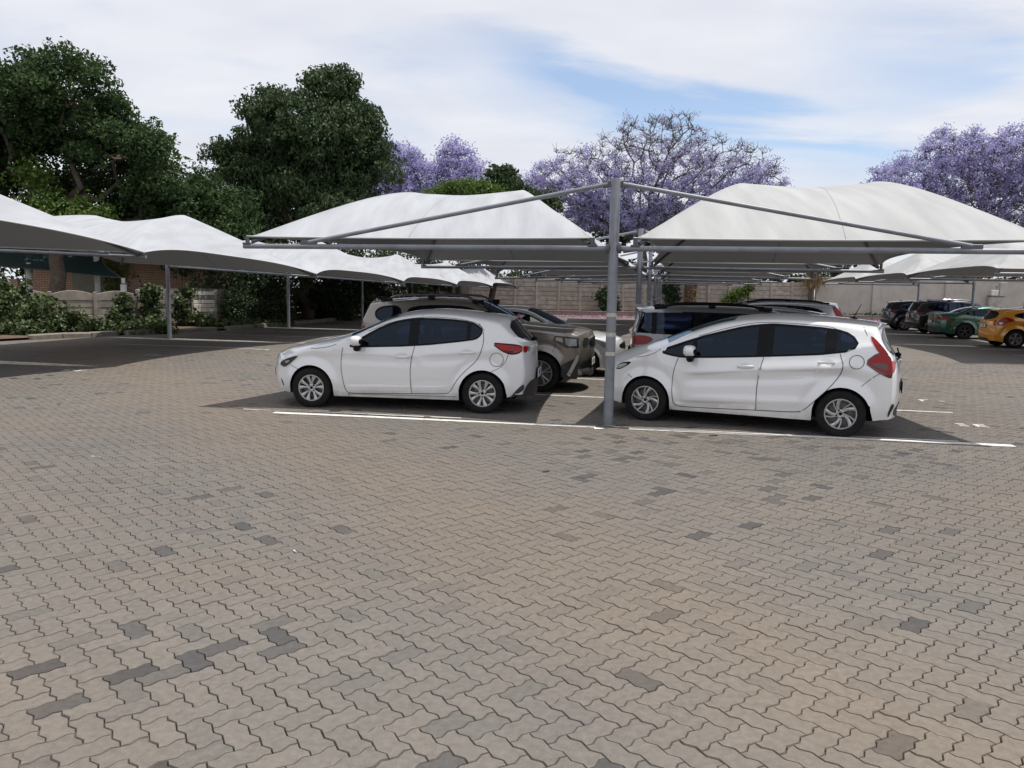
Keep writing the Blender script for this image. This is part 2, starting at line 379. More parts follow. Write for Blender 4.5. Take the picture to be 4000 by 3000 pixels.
def brick_mat():
    m, t, b = newmat('house_brick'); tc_ = t.nodes.new('ShaderNodeTexCoord')
    mp_ = t.nodes.new('ShaderNodeMapping'); mp_.inputs['Rotation'].default_value = (R(90), 0, 0); t.links.new(tc_.outputs['Object'], mp_.inputs[0])
    br = t.nodes.new('ShaderNodeTexBrick'); br.inputs['Scale'].default_value = 1; br.inputs['Brick Width'].default_value = .30; br.inputs['Row Height'].default_value = .095
    br.inputs['Mortar Size'].default_value = .012; br.inputs['Color1'].default_value = (.40, .25, .18, 1); br.inputs['Color2'].default_value = (.49, .32, .24, 1); br.inputs['Mortar'].default_value = (.11, .075, .055, 1)
    t.links.new(mp_.outputs[0], br.inputs['Vector']); t.links.new(br.outputs['Color'], b.inputs['Base Color']); b.inputs['Roughness'].default_value = .9
    return m
MT['brick'] = brick_mat()
MT['wallg'] = pmat('grey_green_wall', (.20, .20, .165), .9, noise=(2, (.16, .16, .13), .4, .65))
MT['whitep'] = pmat('white_painted_post', (.70, .69, .66), .6, noise=(5, (.58, .56, .52), .45, .7))
MT['rooft'] = pmat('roof_tile', (.16, .09, .06), .85, noise=(4, (.22, .13, .09), .4, .65))
# car materials
def paint(name, col, metal=0.0, rough=.3, coat=1.0, dirt=.0):
    m, t, b = newmat(name)
    b.inputs['Roughness'].default_value = rough; b.inputs['Metallic'].default_value = metal
    b.inputs['Coat Weight'].default_value = coat; b.inputs['Coat Roughness'].default_value = .02; b.inputs['Coat IOR'].default_value = 1.75
    tc_ = t.nodes.new('ShaderNodeTexCoord'); sp = t.nodes.new('ShaderNodeSeparateXYZ'); t.links.new(tc_.outputs['Object'], sp.inputs[0])
    n = t.nodes.new('ShaderNodeTexNoise'); n.inputs['Scale'].default_value = 5; n.inputs['Detail'].default_value = 7; t.links.new(tc_.outputs['Object'], n.inputs['Vector'])
    # road dust thrown up along the sills
    mr = t.nodes.new('ShaderNodeMapRange'); mr.inputs['From Min'].default_value = .42; mr.inputs['From Max'].default_value = .15
    t.links.new(sp.outputs['Z'], mr.inputs[0])
    mu = t.nodes.new('ShaderNodeMath'); mu.operation = 'MULTIPLY'; t.links.new(mr.outputs[0], mu.inputs[0]); t.links.new(n.outputs['Fac'], mu.inputs[1])
    mu2 = t.nodes.new('ShaderNodeMath'); mu2.operation = 'MULTIPLY'; t.links.new(mu.outputs[0], mu2.inputs[0]); mu2.inputs[1].default_value = dirt
    mx_ = t.nodes.new('ShaderNodeMix'); mx_.data_type = 'RGBA'; t.links.new(mu2.outputs[0], mx_.inputs[0]); mx_.inputs[6].default_value = (*col, 1); mx_.inputs[7].default_value = (.22, .18, .13, 1)
    t.links.new(mx_.outputs[2], b.inputs['Base Color'])
    return m
def glassmat(name, tint):
    m, t, b = newmat(name); tr = t.nodes.new('ShaderNodeBsdfTransparent'); tr.inputs['Color'].default_value = (*tint, 1)
    gs = t.nodes.new('ShaderNodeBsdfGlossy'); gs.inputs['Roughness'].default_value = .01; gs.inputs['Color'].default_value = (.62, .78, 1.0, 1)
    lw = t.nodes.new('ShaderNodeFresnel'); lw.inputs['IOR'].default_value = 1.45
    mx_ = t.nodes.new('ShaderNodeMixShader'); t.links.new(lw.outputs[0], mx_.inputs[0]); t.links.new(tr.outputs[0], mx_.inputs[1]); t.links.new(gs.outputs[0], mx_.inputs[2])
    t.links.new(mx_.outputs[0], t.nodes['Material Output'].inputs['Surface']); return m
CM = dict(
    white=paint('car_paint_white', (.76, .765, .775), 0, .28, 1.0, .9), white2=paint('car_paint_pearl', (.78, .785, .79), 0, .28, 1.0, .8),
    bronze=paint('car_paint_bronze', (.235, .208, .18), .5, .34, 1.0, .5), silver=paint('car_paint_silver', (.20, .21, .225), .5, .32),
    kia=paint('car_paint_ivory', (.66, .67, .665), .1, .3), grey=paint('car_paint_grey', (.22, .23, .24), .55, .33), lgrey=paint('car_paint_lilac_silver', (.45, .46, .49), .55, .33),
    navy=paint('car_paint_navy', (.010, .012, .022), .2, .25), black=paint('car_paint_black', (.010, .010, .012), .2, .25),
    green=paint('car_paint_green', (.006, .088, .052), .35, .28), orange=paint('car_paint_orange', (.80, .32, .016), .1, .28), dgrey=paint('car_paint_graphite', (.075, .07, .068), .45, .32),
    glass=glassmat('tinted_glass', (.17, .21, .32)), glassc=glassmat('clear_car_glass', (.34, .39, .38)), glassk=glassmat('clear_sedan_glass', (.82, .86, .84)), rglass=pmat('rear_glass', (.004, .006, .012), .03, spec=.4), seat=pmat('seat_fabric', (.035, .036, .042), .9),
    trim=pmat('black_trim', (.005, .005, .007), .4, spec=.15), plastic=pmat('dark_bumper_plastic', (.028, .028, .030), .6),
    tyre=pmat('tyre_rubber', (.011, .011, .012), .8, spec=.2, noise=(14, (.020, .019, .018), .45, .7)), rim=pmat('alloy', (.48, .48, .485), .32, .85), rimd=pmat('dark_alloy', (.06, .06, .062), .4, .6),
    brake=pmat('brake_disc', (.16, .15, .145), .45, .7), well=pmat('wheel_well', (.008, .008, .009), .9, spec=.1),
    red=pmat('tail_lamp_red', (.31, .006, .006), .15, spec=.4), red2=pmat('tail_lamp_dark', (.07, .006, .006), .12, coat=1.0), lens=pmat('clear_lens', (.40, .42, .45), .08, .35, coat=1.0),
    chrome=pmat('chrome', (.75, .75, .76), .10, 1.0), plate=pmat('plate_white', (.72, .72, .70), .45), ink=pmat('plate_ink', (.02, .02, .025), .6), skid=pmat('skid_silver', (.50, .49, .46), .35, .6),
    lampd=pmat('headlamp_dark', (.035, .037, .042), .1, .3, coat=1.0))

# ================================================================== GROUND
g = MB(); g.add([(-500, -120, -.06), (500, -120, -.06), (500, 800, -.06), (-500, 800, -.06)], [(0, 1, 2, 3)])
tag(g.obj('ground', MT['earth']), kind='structure')
pav = tag(empty('pavement'), kind='structure')
TR = [(-2.6, 2.0), (2.7, 2.0), (16.7, 22.0), (-16.4, 22.0)]     # laid as single pavers inside here
b_ = MB(); b_.add([(x, y, -.016) for x, y in TR], [(0, 1, 2, 3)]); tag(b_.obj('joint_sand', MT['sand'], pav), kind='stuff')
OUT = [(-60, -6), (60, -6), (90, 75), (-60, 75)]
b_ = MB(); b_.add([(x, y, -.003) for x, y in TR] + [(x, y, -.003) for x, y in OUT], [(0, 4, 5, 1), (1, 5, 6, 2), (2, 6, 7, 3), (3, 7, 4, 0)])
tag(b_.obj('far_paving', MT['pav_far'], pav), kind='stuff')
# zig-zag pavers in a herringbone
CE = .1068; A1 = R(-48); e1 = np.array([math.cos(A1), math.sin(A1)]); e2 = np.array([-math.sin(A1), math.cos(A1)])
WV = [(0, 0), (.30, -.085), (.70, .085)]
def outline(nx, ny):
    pts = []
    def edge(x0, y0, dx, dy, rev):
        # every lattice edge carries the same S curve, so all pieces lock together
        nx_, ny_ = (-dy, dx) if not rev else (dy, -dx)
        seq = WV if not rev else [(0, 0)] + [(1 - t, a) for t, a in reversed(WV[1:])]
        for t, a in seq: pts.append((x0 + dx * t + nx_ * a, y0 + dy * t + ny_ * a))
    for i in range(nx): edge(i, 0, 1, 0, False)
    for j in range(ny): edge(nx, j, 0, 1, False)
    for i in range(nx): edge(nx - i, ny, -1, 0, True)
    for j in range(ny): edge(0, ny - j, 0, -1, True)
    return np.array(pts)
def paver_shape(nx, ny):
    o = outline(nx, ny) * CE; n = len(o)
    c = np.array([nx, ny]) * CE / 2; o = o - c
    def inset(d):
        q = []
        for k in range(n):
            a, b2, c2 = o[k - 1], o[k], o[(k + 1) % n]
            d1 = (b2 - a) / np.linalg.norm(b2 - a); d2 = (c2 - b2) / np.linalg.norm(c2 - b2)
            nn = np.array([-d1[1] - d2[1], d1[0] + d2[0]]); nn /= max(np.linalg.norm(nn), 1e-6)
            q.append(b2 + nn * d)
        return np.array(q)
    top = inset(.0046); low = inset(.0015)
    to = lambda P, z: np.c_[P @ np.array([e1, e2]), np.full(n, z)]
    v = np.vstack([to(top, 0.0), to(low, -.009)])
    ring = np.array([(k, k + n, (k + 1) % n + n, (k + 1) % n) for k in range(n)])
    return v, ring, n, c
SH = {0: paver_shape(2, 1), 1: paver_shape(1, 2)}
cells = []
ext = 260
def inside(x, y): return 2.05 < y < 22.0 and -2.6 - (y - 2) * .69 < x < 2.7 + (y - 2) * .70
for i in range(-ext, ext):
    for j in range(-ext, ext):
        r_ = (i - j) % 4
        if r_ == 0: k = 0
        elif r_ == 3: k = 1
        else: continue
        cc = (np.array([i, j]) + (np.array([1, .5]) if k == 0 else np.array([.5, 1]))) * CE
        x = cc[0] * e1[0] + cc[1] * e2[0] + .03; y = cc[0] * e1[1] + cc[1] * e2[1] + 9.02
        if inside(x, y): cells.append((x, y, k))
cells = np.array(cells); nC = len(cells)
tones = np.clip(rng.normal(.55, .2, nC), .17, 1.0)
near_dark = (np.hypot(cells[:, 0] - 2.6, cells[:, 1] - 8.3) < 2.2) | (np.hypot(cells[:, 0] + 1.5, cells[:, 1] - 3.3) < .8)
dk = rng.random(nC) < np.where(near_dark, .13, .028); tones[dk] = rng.uniform(0.0, .15, dk.sum())
inview = (np.abs(cells[:, 0] - .05) < cells[:, 1] * .685 + .05) & (cells[:, 1] > 2.6)
order = np.argsort(np.where(inview, np.hypot(cells[:, 0], cells[:, 1]), 1e9))
big = set(order[:300].tolist())
pm = {}
for k in (0, 1):
    v, ring, n, c = SH[k]
    me = bpy.data.meshes.new('paver'); me.from_pydata(v.tolist(), [], [tuple(range(n))] + [tuple(f) for f in ring.tolist()]); me.update(); me.materials.append(MT['pav_obj']); pm[k] = me
tilt = rng.normal(0, .006, (nC, 2)); lift = rng.normal(0, .0012, nC)
for q in order[:300]:
    x, y, k = cells[q]
    o = link('paver', pm[int(k)], pav); o.location = (x, y, lift[q]); o.rotation_euler = (tilt[q, 0], tilt[q, 1], rng.normal(0, .006)); o['tone'] = float(tones[q])
allv, quads, tops, tq, tt = [], [], [], [], []
base = 0
V4, F4, T4 = [], [], []
me_v = []; loops = []; starts = []; totals = []; tone_f = []
for q in range(nC):
    if q in big: continue
    x, y, k = cells[q]; v, ring, n, c = SH[int(k)]
    vz = v.copy(); vz[:, 2] += lift[q] + v[:, 0] * tilt[q, 1] + v[:, 1] * tilt[q, 0]; vz[:, 0] += x; vz[:, 1] += y
    me_v.append(vz)
    loops.append(np.arange(n) + base); totals.append([n]); loops.append((ring + base).ravel()); totals.append([4] * n)
    tone_f.append(np.full(n + 1, tones[q])); base += 2 * n
me = bpy.data.meshes.new('paver_field'); VV = np.vstack(me_v).astype(np.float32); LL = np.concatenate(loops).astype(np.int32); TT = np.concatenate(totals).astype(np.int32)
me.vertices.add(len(VV)); me.vertices.foreach_set('co', VV.ravel()); me.loops.add(len(LL)); me.loops.foreach_set('vertex_index', LL)
me.polygons.add(len(TT)); me.polygons.foreach_set('loop_start', np.concatenate([[0], np.cumsum(TT)[:-1]]).astype(np.int32)); me.polygons.foreach_set('loop_total', TT)
me.update(calc_edges=True); me.shade_flat(); me.materials.append(MT['pav_geo']); face_attr(me, 'tone', np.concatenate(tone_f))
tag(link('paver_field', me, pav), kind='stuff')

def painted(pts, wd, z=.004, name='painted_line'):
    """a stripe along a polyline of world xy points"""
    m = MB(); n = max(2, int(np.hypot(pts[1][0] - pts[0][0], pts[1][1] - pts[0][1]) / .25))
    a, b = np.array(pts[0]), np.array(pts[1]); d = (b - a) / np.linalg.norm(b - a); nn = np.array([-d[1], d[0]])
    vs_ = []
    for k in range(n + 1):
        p = a + (b - a) * k / n; j1, j2 = random.uniform(-.006, .006), random.uniform(-.006, .006)
        for q in (p - nn * (wd / 2 + j1), p + nn * (wd / 2 + j2)): vs_.append((q[0], q[1], z))
    m.add(vs_, [(2 * k, 2 * k + 2, 2 * k + 3, 2 * k + 1) for k in range(n)])
    return m.obj(name, MT['line'], pav)
painted([(-3.37, 11.13), (1.12, 10.40)], .13); painted([(1.55, 10.32), (6.15, 9.56)], .14)
painted([(-3.9, 11.40), (-.7, 10.93)], .045, .0038); painted([(4.3, 10.02), (5.6, 9.80)], .05, .0038)
BAY = 8.3 / 3
for k in range(1, 17):
    v = BAY * k
    for s_ in (-1, 1):
        painted([uv(s_ * .25, v)[:2], uv(s_ * 5.15, v)[:2]], .075)
for k in range(-1, 13):
    v = 12.76 + BAY * k
    painted([uv(-15.2, v)[:2], uv(-10.2 - (.6 if k % 3 else 0), v)[:2]], .075)
    if k % 3 == 0: painted([uv(-15.2, v - .22)[:2], uv(-10.4, v - .22)[:2]], .06)
for k in range(0, 10):
    v = 11.5 + BAY * k
    painted([uv(11.4, v)[:2], uv(16.4, v)[:2]], .085)
# stencilled bay numbers, worn down to a few strokes
def stencil(u, v, n):
    m = MB(); rot = -AL
    for k in range(n):
        for (dx, dy, wx, wy) in ((0, 0, .05, .24), (.07, .10, .12, .045), (.07, -.10, .12, .045), (.07, 0, .10, .04)):
            if random.random() < .8:
                cu, cv = u + k * .26 + dx, v + dy; p = uv(cu, cv)
                m.add([(*uv(cu + a * wx / 2, cv + b * wy / 2)[:2], .0045) for a, b in ((-1, -1), (1, -1), (1, 1), (-1, 1))], [(0, 1, 2, 3)])
    if m.v: m.obj('bay_number', MT['line'], pav)
stencil(4.8, 1.5, 2); stencil(5.1, 4.2, 2); stencil(-12.2, 7.1, 2); stencil(-11.3, 3.4, 2); stencil(-11.0, 15.6, 2); stencil(-10.6, 9.8, 2)

# kerb stones along the planted strip on the left, one by one
KP = [(-19.4, 6.5), (-18.6, 10.4), (-17.7, 13.6), (-16.5, 18.0), (-16.5, 24.0), (-16.9, 30.0), (-17.0, 52.0)]
kerb = tag(empty('kerb'), kind='structure')
def walk(poly, step):
    out = []; carry = 0.0
    for (a, b) in zip(poly[:-1], poly[1:]):
        a, b = np.array(a), np.array(b); l = np.linalg.norm(b - a); d = (b - a) / l; t = carry
        while t + step <= l + 1e-6: out.append((a + d * (t + step / 2), d)); t += step
        carry = 0.0 if t + step * .4 > l else t - l
        carry = max(carry, 0.0)
    return out
kst = MB(); kst.box((0, 0, .05), (.98, .24, .22), bev=.03); kme = kst.mesh('kerb_stone', MT['kerb'])
for p, d in walk([uv(*q)[:2] for q in KP], 1.0):
    o = link('kerb_stone', kme, kerb); o.location = (p[0], p[1], random.uniform(-.015, .01)); o.rotation_euler = (random.gauss(0, .02), random.gauss(0, .012), math.atan2(d[1], d[0]) + random.gauss(0, .025))
# fence line on the left (world xy)
FL = [(-22.0, 26.0), (-14.6, 31.0), (-12.4, 38.5), (-11.4, 44.0), (-8.0, 59.0)]
bed = MB(); kw = [uv(*q)[:2] for q in KP]
lo = [(x - .05, y, .07) for x, y in kw]; hi = [(-24.5, 17, .10), (-22.5, 25.8, .14), (-19.0, 28.2, .14), (-14.8, 31.2, .14), (-12.5, 38.5, .12), (-11.5, 44.0, .10), (-7.0, 62.0, .10)]
bed.add(lo + hi, [(k, k + 1, k + 8, k + 7) for k in range(6)]); tag(bed.obj('planting_bed', MT['soil']), kind='structure')

# ================================================================== WALLS AND FENCES
fence = empty('concrete_panel_fence', (0, 0, 0), 0, 'low precast concrete fence with arched top panels behind the ivy on the left', 'fence')
def panel_mesh(w_, h_, t_, arch, mat, name='panel'):
    m = MB(); n = 10 if arch else 1; f_, b2 = [], []
    for k in range(n + 1):
        x = -w_ / 2 + w_ * k / n; z = h_ + (arch * math.sin(math.pi * k / n) if arch else 0)
        f_ += [(x, -t_ / 2, 0.012), (x, -t_ / 2, z - .012), (x, -t_ / 2 + .012, z)]; b2 += [(x, t_ / 2, 0), (x, t_ / 2, z)]
    vs_ = f_ + b2; o = len(f_); fs_ = []
    for k in range(n):
        a = 3 * k; c = o + 2 * k
        fs_ += [(a, a + 3, a + 4, a + 1), (a + 1, a + 4, a + 5, a + 2), (a + 2, a + 5, c + 3, c + 1), (c, c + 1, c + 3, c + 2), (a + 3, a, c, c + 2)]
    return m.add(vs_, fs_).mesh(name, mat)
pc = {}
def run_fence(a, b, style, hgt, root):
    a, b = np.array(a), np.array(b); l = np.linalg.norm(b - a); n = max(1, round(l / 1.55)); st = l / n; d = (b - a) / l; rz = math.atan2(d[1], d[0])
    for k in range(n + 1):
        p = a + d * st * k; m = MB(); m.box((0, 0, hgt / 2 - .03), (.13, .13, hgt - .06), bev=.015); o = m.obj('post', MT['conc'], root); o.location = (p[0], p[1], 0); o.rotation_euler = (0, 0, rz)
        if k == n: break
        c = a + d * st * (k + .5); rows = 5 if style == 'arch' else 8
        ph = (hgt - .18) / rows
        for r_ in range(rows):
            top = r_ == rows - 1
            mt = 'conc' if style == 'arch' else ('conc_w' if (style == 'slat' and k == 2 and 3 <= r_ <= 7 and r_ != 6) else 'conc_d')
            key = (style, round(st, 2), round(ph, 3), top, mt)
            if key not in pc: pc[key] = panel_mesh(st - .12, ph - .022, .055, .13 if (top and style == 'arch') else 0, MT[mt])
            o = link('panel', pc[key], root); o.location = (c[0] + random.gauss(0, .004), c[1] + random.gauss(0, .012), .06 + ph * r_); o.rotation_euler = (random.gauss(.015, .012), 0, rz)
        if style == 'slat':   # row of small spikes along the top
            m = MB()
            for q in range(18): x = -st / 2 + st * (q + .5) / 18; m.add([(x - .02, 0, hgt - .12), (x + .02, 0, hgt - .12), (x + .035, 0, hgt + .02)], [(0, 1, 2)]); m.add([(x - .02, .02, hgt - .12), (x + .02, .02, hgt - .12), (x + .035, .01, hgt + .02)], [(2, 1, 0)])
            o = m.obj('spike_strip', MT['conc'], root); o.location = (c[0], c[1], 0); o.rotation_euler = (0, 0, rz)
run_fence((-36.0, 16.5), FL[0], 'arch', 1.50, fence); run_fence(FL[0], FL[1], 'arch', 1.50, fence)
f2 = empty('concrete_slat_fence', (0, 0, 0), 0, 'narrow-slatted precast fence with one whitewashed bay behind the first left pole', 'fence')
run_fence(FL[1], FL[2], 'slat', 1.62, f2)
f3 = empty('concrete_panel_fence', (0, 0, 0), 0, 'precast concrete fence with arched tops running behind the flowering shrubs', 'fence')
run_fence(FL[2], FL[3], 'arch', 1.75, f3); run_fence(FL[3], FL[4], 'arch', 2.0, f3)

# tall precast wall at the back
bwall = empty('precast_boundary_wall', (0, 0, 0), 0, 'tall brown precast panel wall closing the back of the car park', 'wall')
BX0, BX1, BY0, BY1 = -3.2, 23.2, 60.5, 62.0; nB = 16; bl = math.hypot(BX1 - BX0, BY1 - BY0) / nB; brz = math.atan2(BY1 - BY0, BX1 - BX0)
wmesh = {mt: [panel_mesh(bl - .14, .34 + dz, .06, 0, MT[mt]) for dz in (-.024,)] for mt in ('wallp', 'wallp2', 'wallr')}
pmh = MB(); pmh.box((0, 0, 1.4), (.17, .2, 2.8), bev=.02); pme = pmh.mesh('post', MT['wallp']); pmh2 = MB(); pmh2.box((0, 0, 1.4), (.17, .2, 2.8), bev=.02); pme2 = pmh2.mesh('post', MT['wallp2'])
for k in range(nB + 1):
    x = BX0 + (BX1 - BX0) * k / nB; y = BY0 + (BY1 - BY0) * k / nB
    o = link('post', pme if k % 3 else pme2, bwall); o.location = (x, y - .02, 0); o.rotation_euler = (random.gauss(0, .004), random.gauss(0, .006), brz)
    if k == nB: break
    xc, yc = x + (BX1 - BX0) / nB / 2, y + (BY1 - BY0) / nB / 2
    for r_ in range(8):
        mt = 'wallr' if r_ == 0 and random.random() < .75 else random.choice(['wallp2', 'wallp2', 'wallp'] if k < 4 else ['wallp', 'wallp', 'wallp2'])
        if k >= 12: mt = random.choice(['wallp2', 'wallp2', 'wallp']) if r_ else 'wallp'
        o = link('panel', wmesh[mt][0], bwall); o.location = (xc, yc + random.gauss(0, .012), .02 + r_ * .34); o.rotation_euler = (random.gauss(.03, .012), 0, brz)
m = MB(); m.box(((BX0 + BX1) / 2, (BY0 + BY1) / 2 + .07, 1.36), (bl * nB, .04, 2.7), brz); m.obj('backing', MT['conc_d'], bwall)
# low return wall at the left of it
rw = empty('dark_brick_return_wall', (0, 0, 0), 0, 'dark brown return wall at the far left corner of the car park', 'wall')
m = MB(); m.box((-5.6, 60.2, 1.25), (4.6, .22, 2.5), bev=.02); m.obj('wall', MT['conc_d'], rw); m = MB(); m.box((-5.6, 60.2, 2.53), (4.75, .32, .08), bev=.015); m.obj('coping', MT['conc_d'], rw)
# plastered wall on the right
plw = empty('plastered_wall', (0, 0, 0), 0, 'high grey plastered wall with pilasters behind the dark cars on the right', 'wall')
px0, px1 = 23.4, 62.0
m = MB(); m.box(((px0 + px1) / 2, 62.0, 1.55), (px1 - px0, .25, 3.1), bev=.02); m.obj('wall', MT['plaster'], plw)
m = MB(); m.box(((px0 + px1) / 2, 62.0, 3.14), (px1 - px0 + .1, .36, .08), bev=.015); m.obj('coping', MT['plaster'], plw)
for x in (28.0, 33.6, 37.8, 43.0, 48, 53):
    m = MB(); m.box((x, 61.8, 1.5), (.55, .18, 3.0), bev=.02); m.obj('pilaster', MT['plaster'], plw)
# kerb in front of the back wall
kst2 = MB(); kst2.box((0, 0, .10), (.985, .28, .40), bev=.03); kme2 = kst2.mesh('kerb_stone', MT['pinkkerb']); kst3 = MB(); kst3.box((0, .02, .325), (.99, .36, .05), bev=.012); kme3 = kst3.mesh('coping', MT['kerb'])
kb = tag(empty('kerb'), kind='structure')
for k in range(52):
    o = link('kerb_stone', kme2, kb); o.location = (-5 + k * 1.0, 57.4 + k * .05, 0); o.rotation_euler = (random.gauss(0, .01), 0, .05); link('coping', kme3, o)
vb = MB(); vb.add([(-6, 57.5, .27), (48, 60.2, .27), (48, 62, .27), (-6, 62, .27)], [(0, 1, 2, 3)]); tag(vb.obj('planting_bed', MT['soil']), kind='structure')

# ================================================================== CARPORT FRAMES AND CANOPIES
ARM = 5.32
def frame(k, u, v, z_arm, top, arms, label, group, bands=True, ends=None, z_end=None, rad=.066, lean=0.0, updz=.13):
    """pole with cantilever arms; arms = list of (direction, length)"""
    root = empty('carport_frame', uv(u, v), 0, label, 'carport frame', group)
    w = lambda du, dv, z: tuple(np.array(uv(u + du, v + dv, z)) - np.array(uv(u, v, 0)))
    m = MB(); m.lathe([(rad * 1.0, -.02), (rad * 1.0, top - .01), (rad * .96, top), (0.001, top + .004)], 24); m.obj('pole', MT['steel'], root, auto=R(40))
    m = MB(); m.lathe([(rad * 1.9, .0), (rad * 1.9, .012), (rad * 1.0, .02)], 18); m.obj('base_plate', MT['steel_d'], root, auto=R(40))
    if bands:
        for z in (.965, 1.22, 1.48):
            m = MB(); m.lathe([(rad + .0005, z - .026), (rad + .003, z - .025), (rad + .003, z + .025), (rad + .0005, z + .026)], 24); m.obj('band', MT['band'], root, auto=R(40))
    for s_, ln, ze in arms:
        z0 = z_arm
        m = MB(); m.tube([w(s_ * .05, 0, z0), w(s_ * ln, 0, ze)], .036, 12); arm = m.obj('arm', MT['steel'], root, auto=R(50))
        m = MB(); m.tube([w(s_ * .055, 0, z0), w(s_ * .10, 0, z0)], .062, 12); m.obj('flange', MT['steel_d'], arm, auto=R(50))
        f = .81; zb = z0 + (ze - z0) * f
        m = MB(); m.tube([w(s_ * .10, 0, top - .07), w(s_ * ln * f, 0, zb + .06)], .029, 10); st = m.obj('stay', MT['steel'], root, auto=R(50))
        for pp, dd in ((w(s_ * .09, 0, top - .07), (.16, .02, .09)), (w(s_ * ln * f, 0, zb + .045), (.24, .05, .07))): m = MB(); m.box(pp, dd, -AL, .006); m.obj('bracket', MT['steel_d'], st)
        for uu, zt in ((.28, z0 + (ze - z0) * .05), (ln - .06, ze)):
            m = MB(); zc = max(zt + .09, CORN[0])
            m.tube([w(s_ * uu, 0, zt), w(s_ * uu, 0, zc)], .03, 10); m.box(w(s_ * uu, 0, zt + .04), (.12, .08, .02), -AL); m.obj('upright', MT['steel_d'], root, auto=R(50))
    return root
CORN = [2.49]

def canopy(u_out, u_in, v0, v1, zc, H, label, group, mat='cloth', so=.22, si=.33, sagv=.28, sago=.45, sagi=.25, hump=1.0, elift=.06, px_=1.75, pi_=2.1):
    """membrane over two bent hoops; zc = (near-out, near-in, far-out, far-in) corner heights"""
    nt_ = 40; c1, c2, c3 = 9, 15, 12; ns = c1 + c2 + c3
    T = np.linspace(0, 1, nt_ + 1); bump = np.clip(1 - np.abs(2 * T - 1) ** 1.7, 0, 1)
    S = np.zeros((nt_ + 1, ns + 1))
    for i, t in enumerate(T):
        a = .015 + (so - .015) * bump[i]; b = 1 - .015 - (si - .015) * bump[i]
        S[i] = np.concatenate([np.linspace(0, a, c1 + 1), np.linspace(a, b, c2 + 1)[1:], np.linspace(b, 1, c3 + 1)[1:]])
    Tm = np.repeat(T[:, None], ns + 1, 1)
    Uu = u_out + (u_in - u_out) * S; su = (u_in - u_out) / abs(u_in - u_out)
    bow = 4 * Tm * (1 - Tm)
    Uu = Uu + su * (sago * bow * (1 - S) ** 3 - sagi * bow * S ** 3)
    Vw = v0 + (v1 - v0) * Tm + sagv * 4 * S * (1 - S) * ((1 - Tm) ** 3 - Tm ** 3)
    zb = (1 - Tm) * ((1 - S) * zc[0] + S * zc[1]) + Tm * ((1 - S) * zc[2] + S * zc[3])
    zb = zb + elift * (1 - np.abs(2 * Tm - 1) ** 3) * ((1 - S) ** 2 + S ** 2)
    prof = (1 - np.abs(2 * T - 1) ** px_)
    Z = zb.copy(); fix = np.zeros_like(Z, bool); fix[0] = fix[-1] = True; fix[:, 0] = fix[:, -1] = True
    fix[:, c1] = True; fix[:, c1 + c2] = True
    Z[:, c1] = zb[:, c1] + H * prof * hump; Z[:, c1 + c2] = zb[:, c1 + c2] + H * (1 - np.abs(2 * T - 1) ** pi_)
    for i in range(1, nt_):      # start value: blend along s
        Z[i] = np.interp(np.arange(ns + 1), [0, c1, c1 + c2, ns], [Z[i, 0], Z[i, c1], Z[i, c1 + c2], Z[i, ns]])
    wu = np.array([1.0] * (ns + 1)); du = abs(u_in - u_out) * max(.02, 1) / ns; dv = (v1 - v0) / nt_; al = (dv / du) ** 2
    for _ in range(500):
        nz = (Z[2:, 1:-1] + Z[:-2, 1:-1] + al * (Z[1:-1, 2:] + Z[1:-1, :-2])) / (2 + 2 * al)
        Z[1:-1, 1:-1] = np.where(fix[1:-1, 1:-1], Z[1:-1, 1:-1], nz)
    # pull creases running out of the four corners
    for (si_, ti_) in ((0, 0), (0, 1), (1, 0), (1, 1)):
        a_ = (S - si_) * abs(u_in - u_out); b_c = (Tm - ti_) * (v1 - v0); dist = np.hypot(a_, b_c); ang = np.arctan2(np.abs(b_c), np.abs(a_) + 1e-6)
        Z = Z + .022 * np.exp(-dist / 1.1) * np.sin(ang * 17 + v0) * np.clip(dist / .35, 0, 1) * (~fix)
    Z = Z + .006 * np.sin(S * 23 + v0 * 3) * np.sin(np.pi * Tm) * (~fix)
    root = empty('shade_canopy', uv((u_out + u_in) / 2, (v0 + v1) / 2, 0), 0, label, 'canopy', group)
    o0 = np.array(uv((u_out + u_in) / 2, (v0 + v1) / 2, 0))
    PX = P0[0] + Uu * Uv[0] + Vw * Vv[0] - o0[0]; PY = P0[1] + Uu * Uv[1] + Vw * Vv[1] - o0[1]
    pts = np.stack([PX, PY, Z], -1); n1_ = ns + 1
    ii = np.arange(nt_)[:, None] * n1_ + np.arange(ns)[None, :]
    F = np.stack([ii, ii + 1, ii + n1_ + 1, ii + n1_], -1).reshape(-1, 4)
    if su < 0: F = F[:, ::-1]
    me = fastmesh('cloth', pts.reshape(-1, 3), F, MT[mat], True); cl_ = link('cloth', me, root)
    # hem cord round the edge, hoops under the net, sewn seams
    def line(name, idx, rad, mt, dz=0.0, n=6):
        m_ = MB(); P_ = [tuple(pts[i, j] + np.array([0, 0, dz])) for i, j in idx]; P_ = [P_[0]] + [p for p, q in zip(P_[1:], P_[:-1]) if (Vector(p) - Vector(q)).length > .03]
        m_.tube(P_, rad, n); return m_.obj(name, MT[mt], root, smooth=True)
    line('hem', [(0, j) for j in range(ns + 1)], .014, 'hem'); line('hem', [(nt_, j) for j in range(ns + 1)], .014, 'hem')
    line('hem', [(i, 0) for i in range(nt_ + 1)], .014, 'hem'); line('hem', [(i, ns) for i in range(nt_ + 1)], .014, 'hem')
    line('hoop', [(i, c1) for i in range(nt_ + 1)], .03, 'steel_d', -.075, 8); line('hoop', [(i, c1 + c2) for i in range(nt_ + 1)], .03, 'steel_d', -.075, 8)
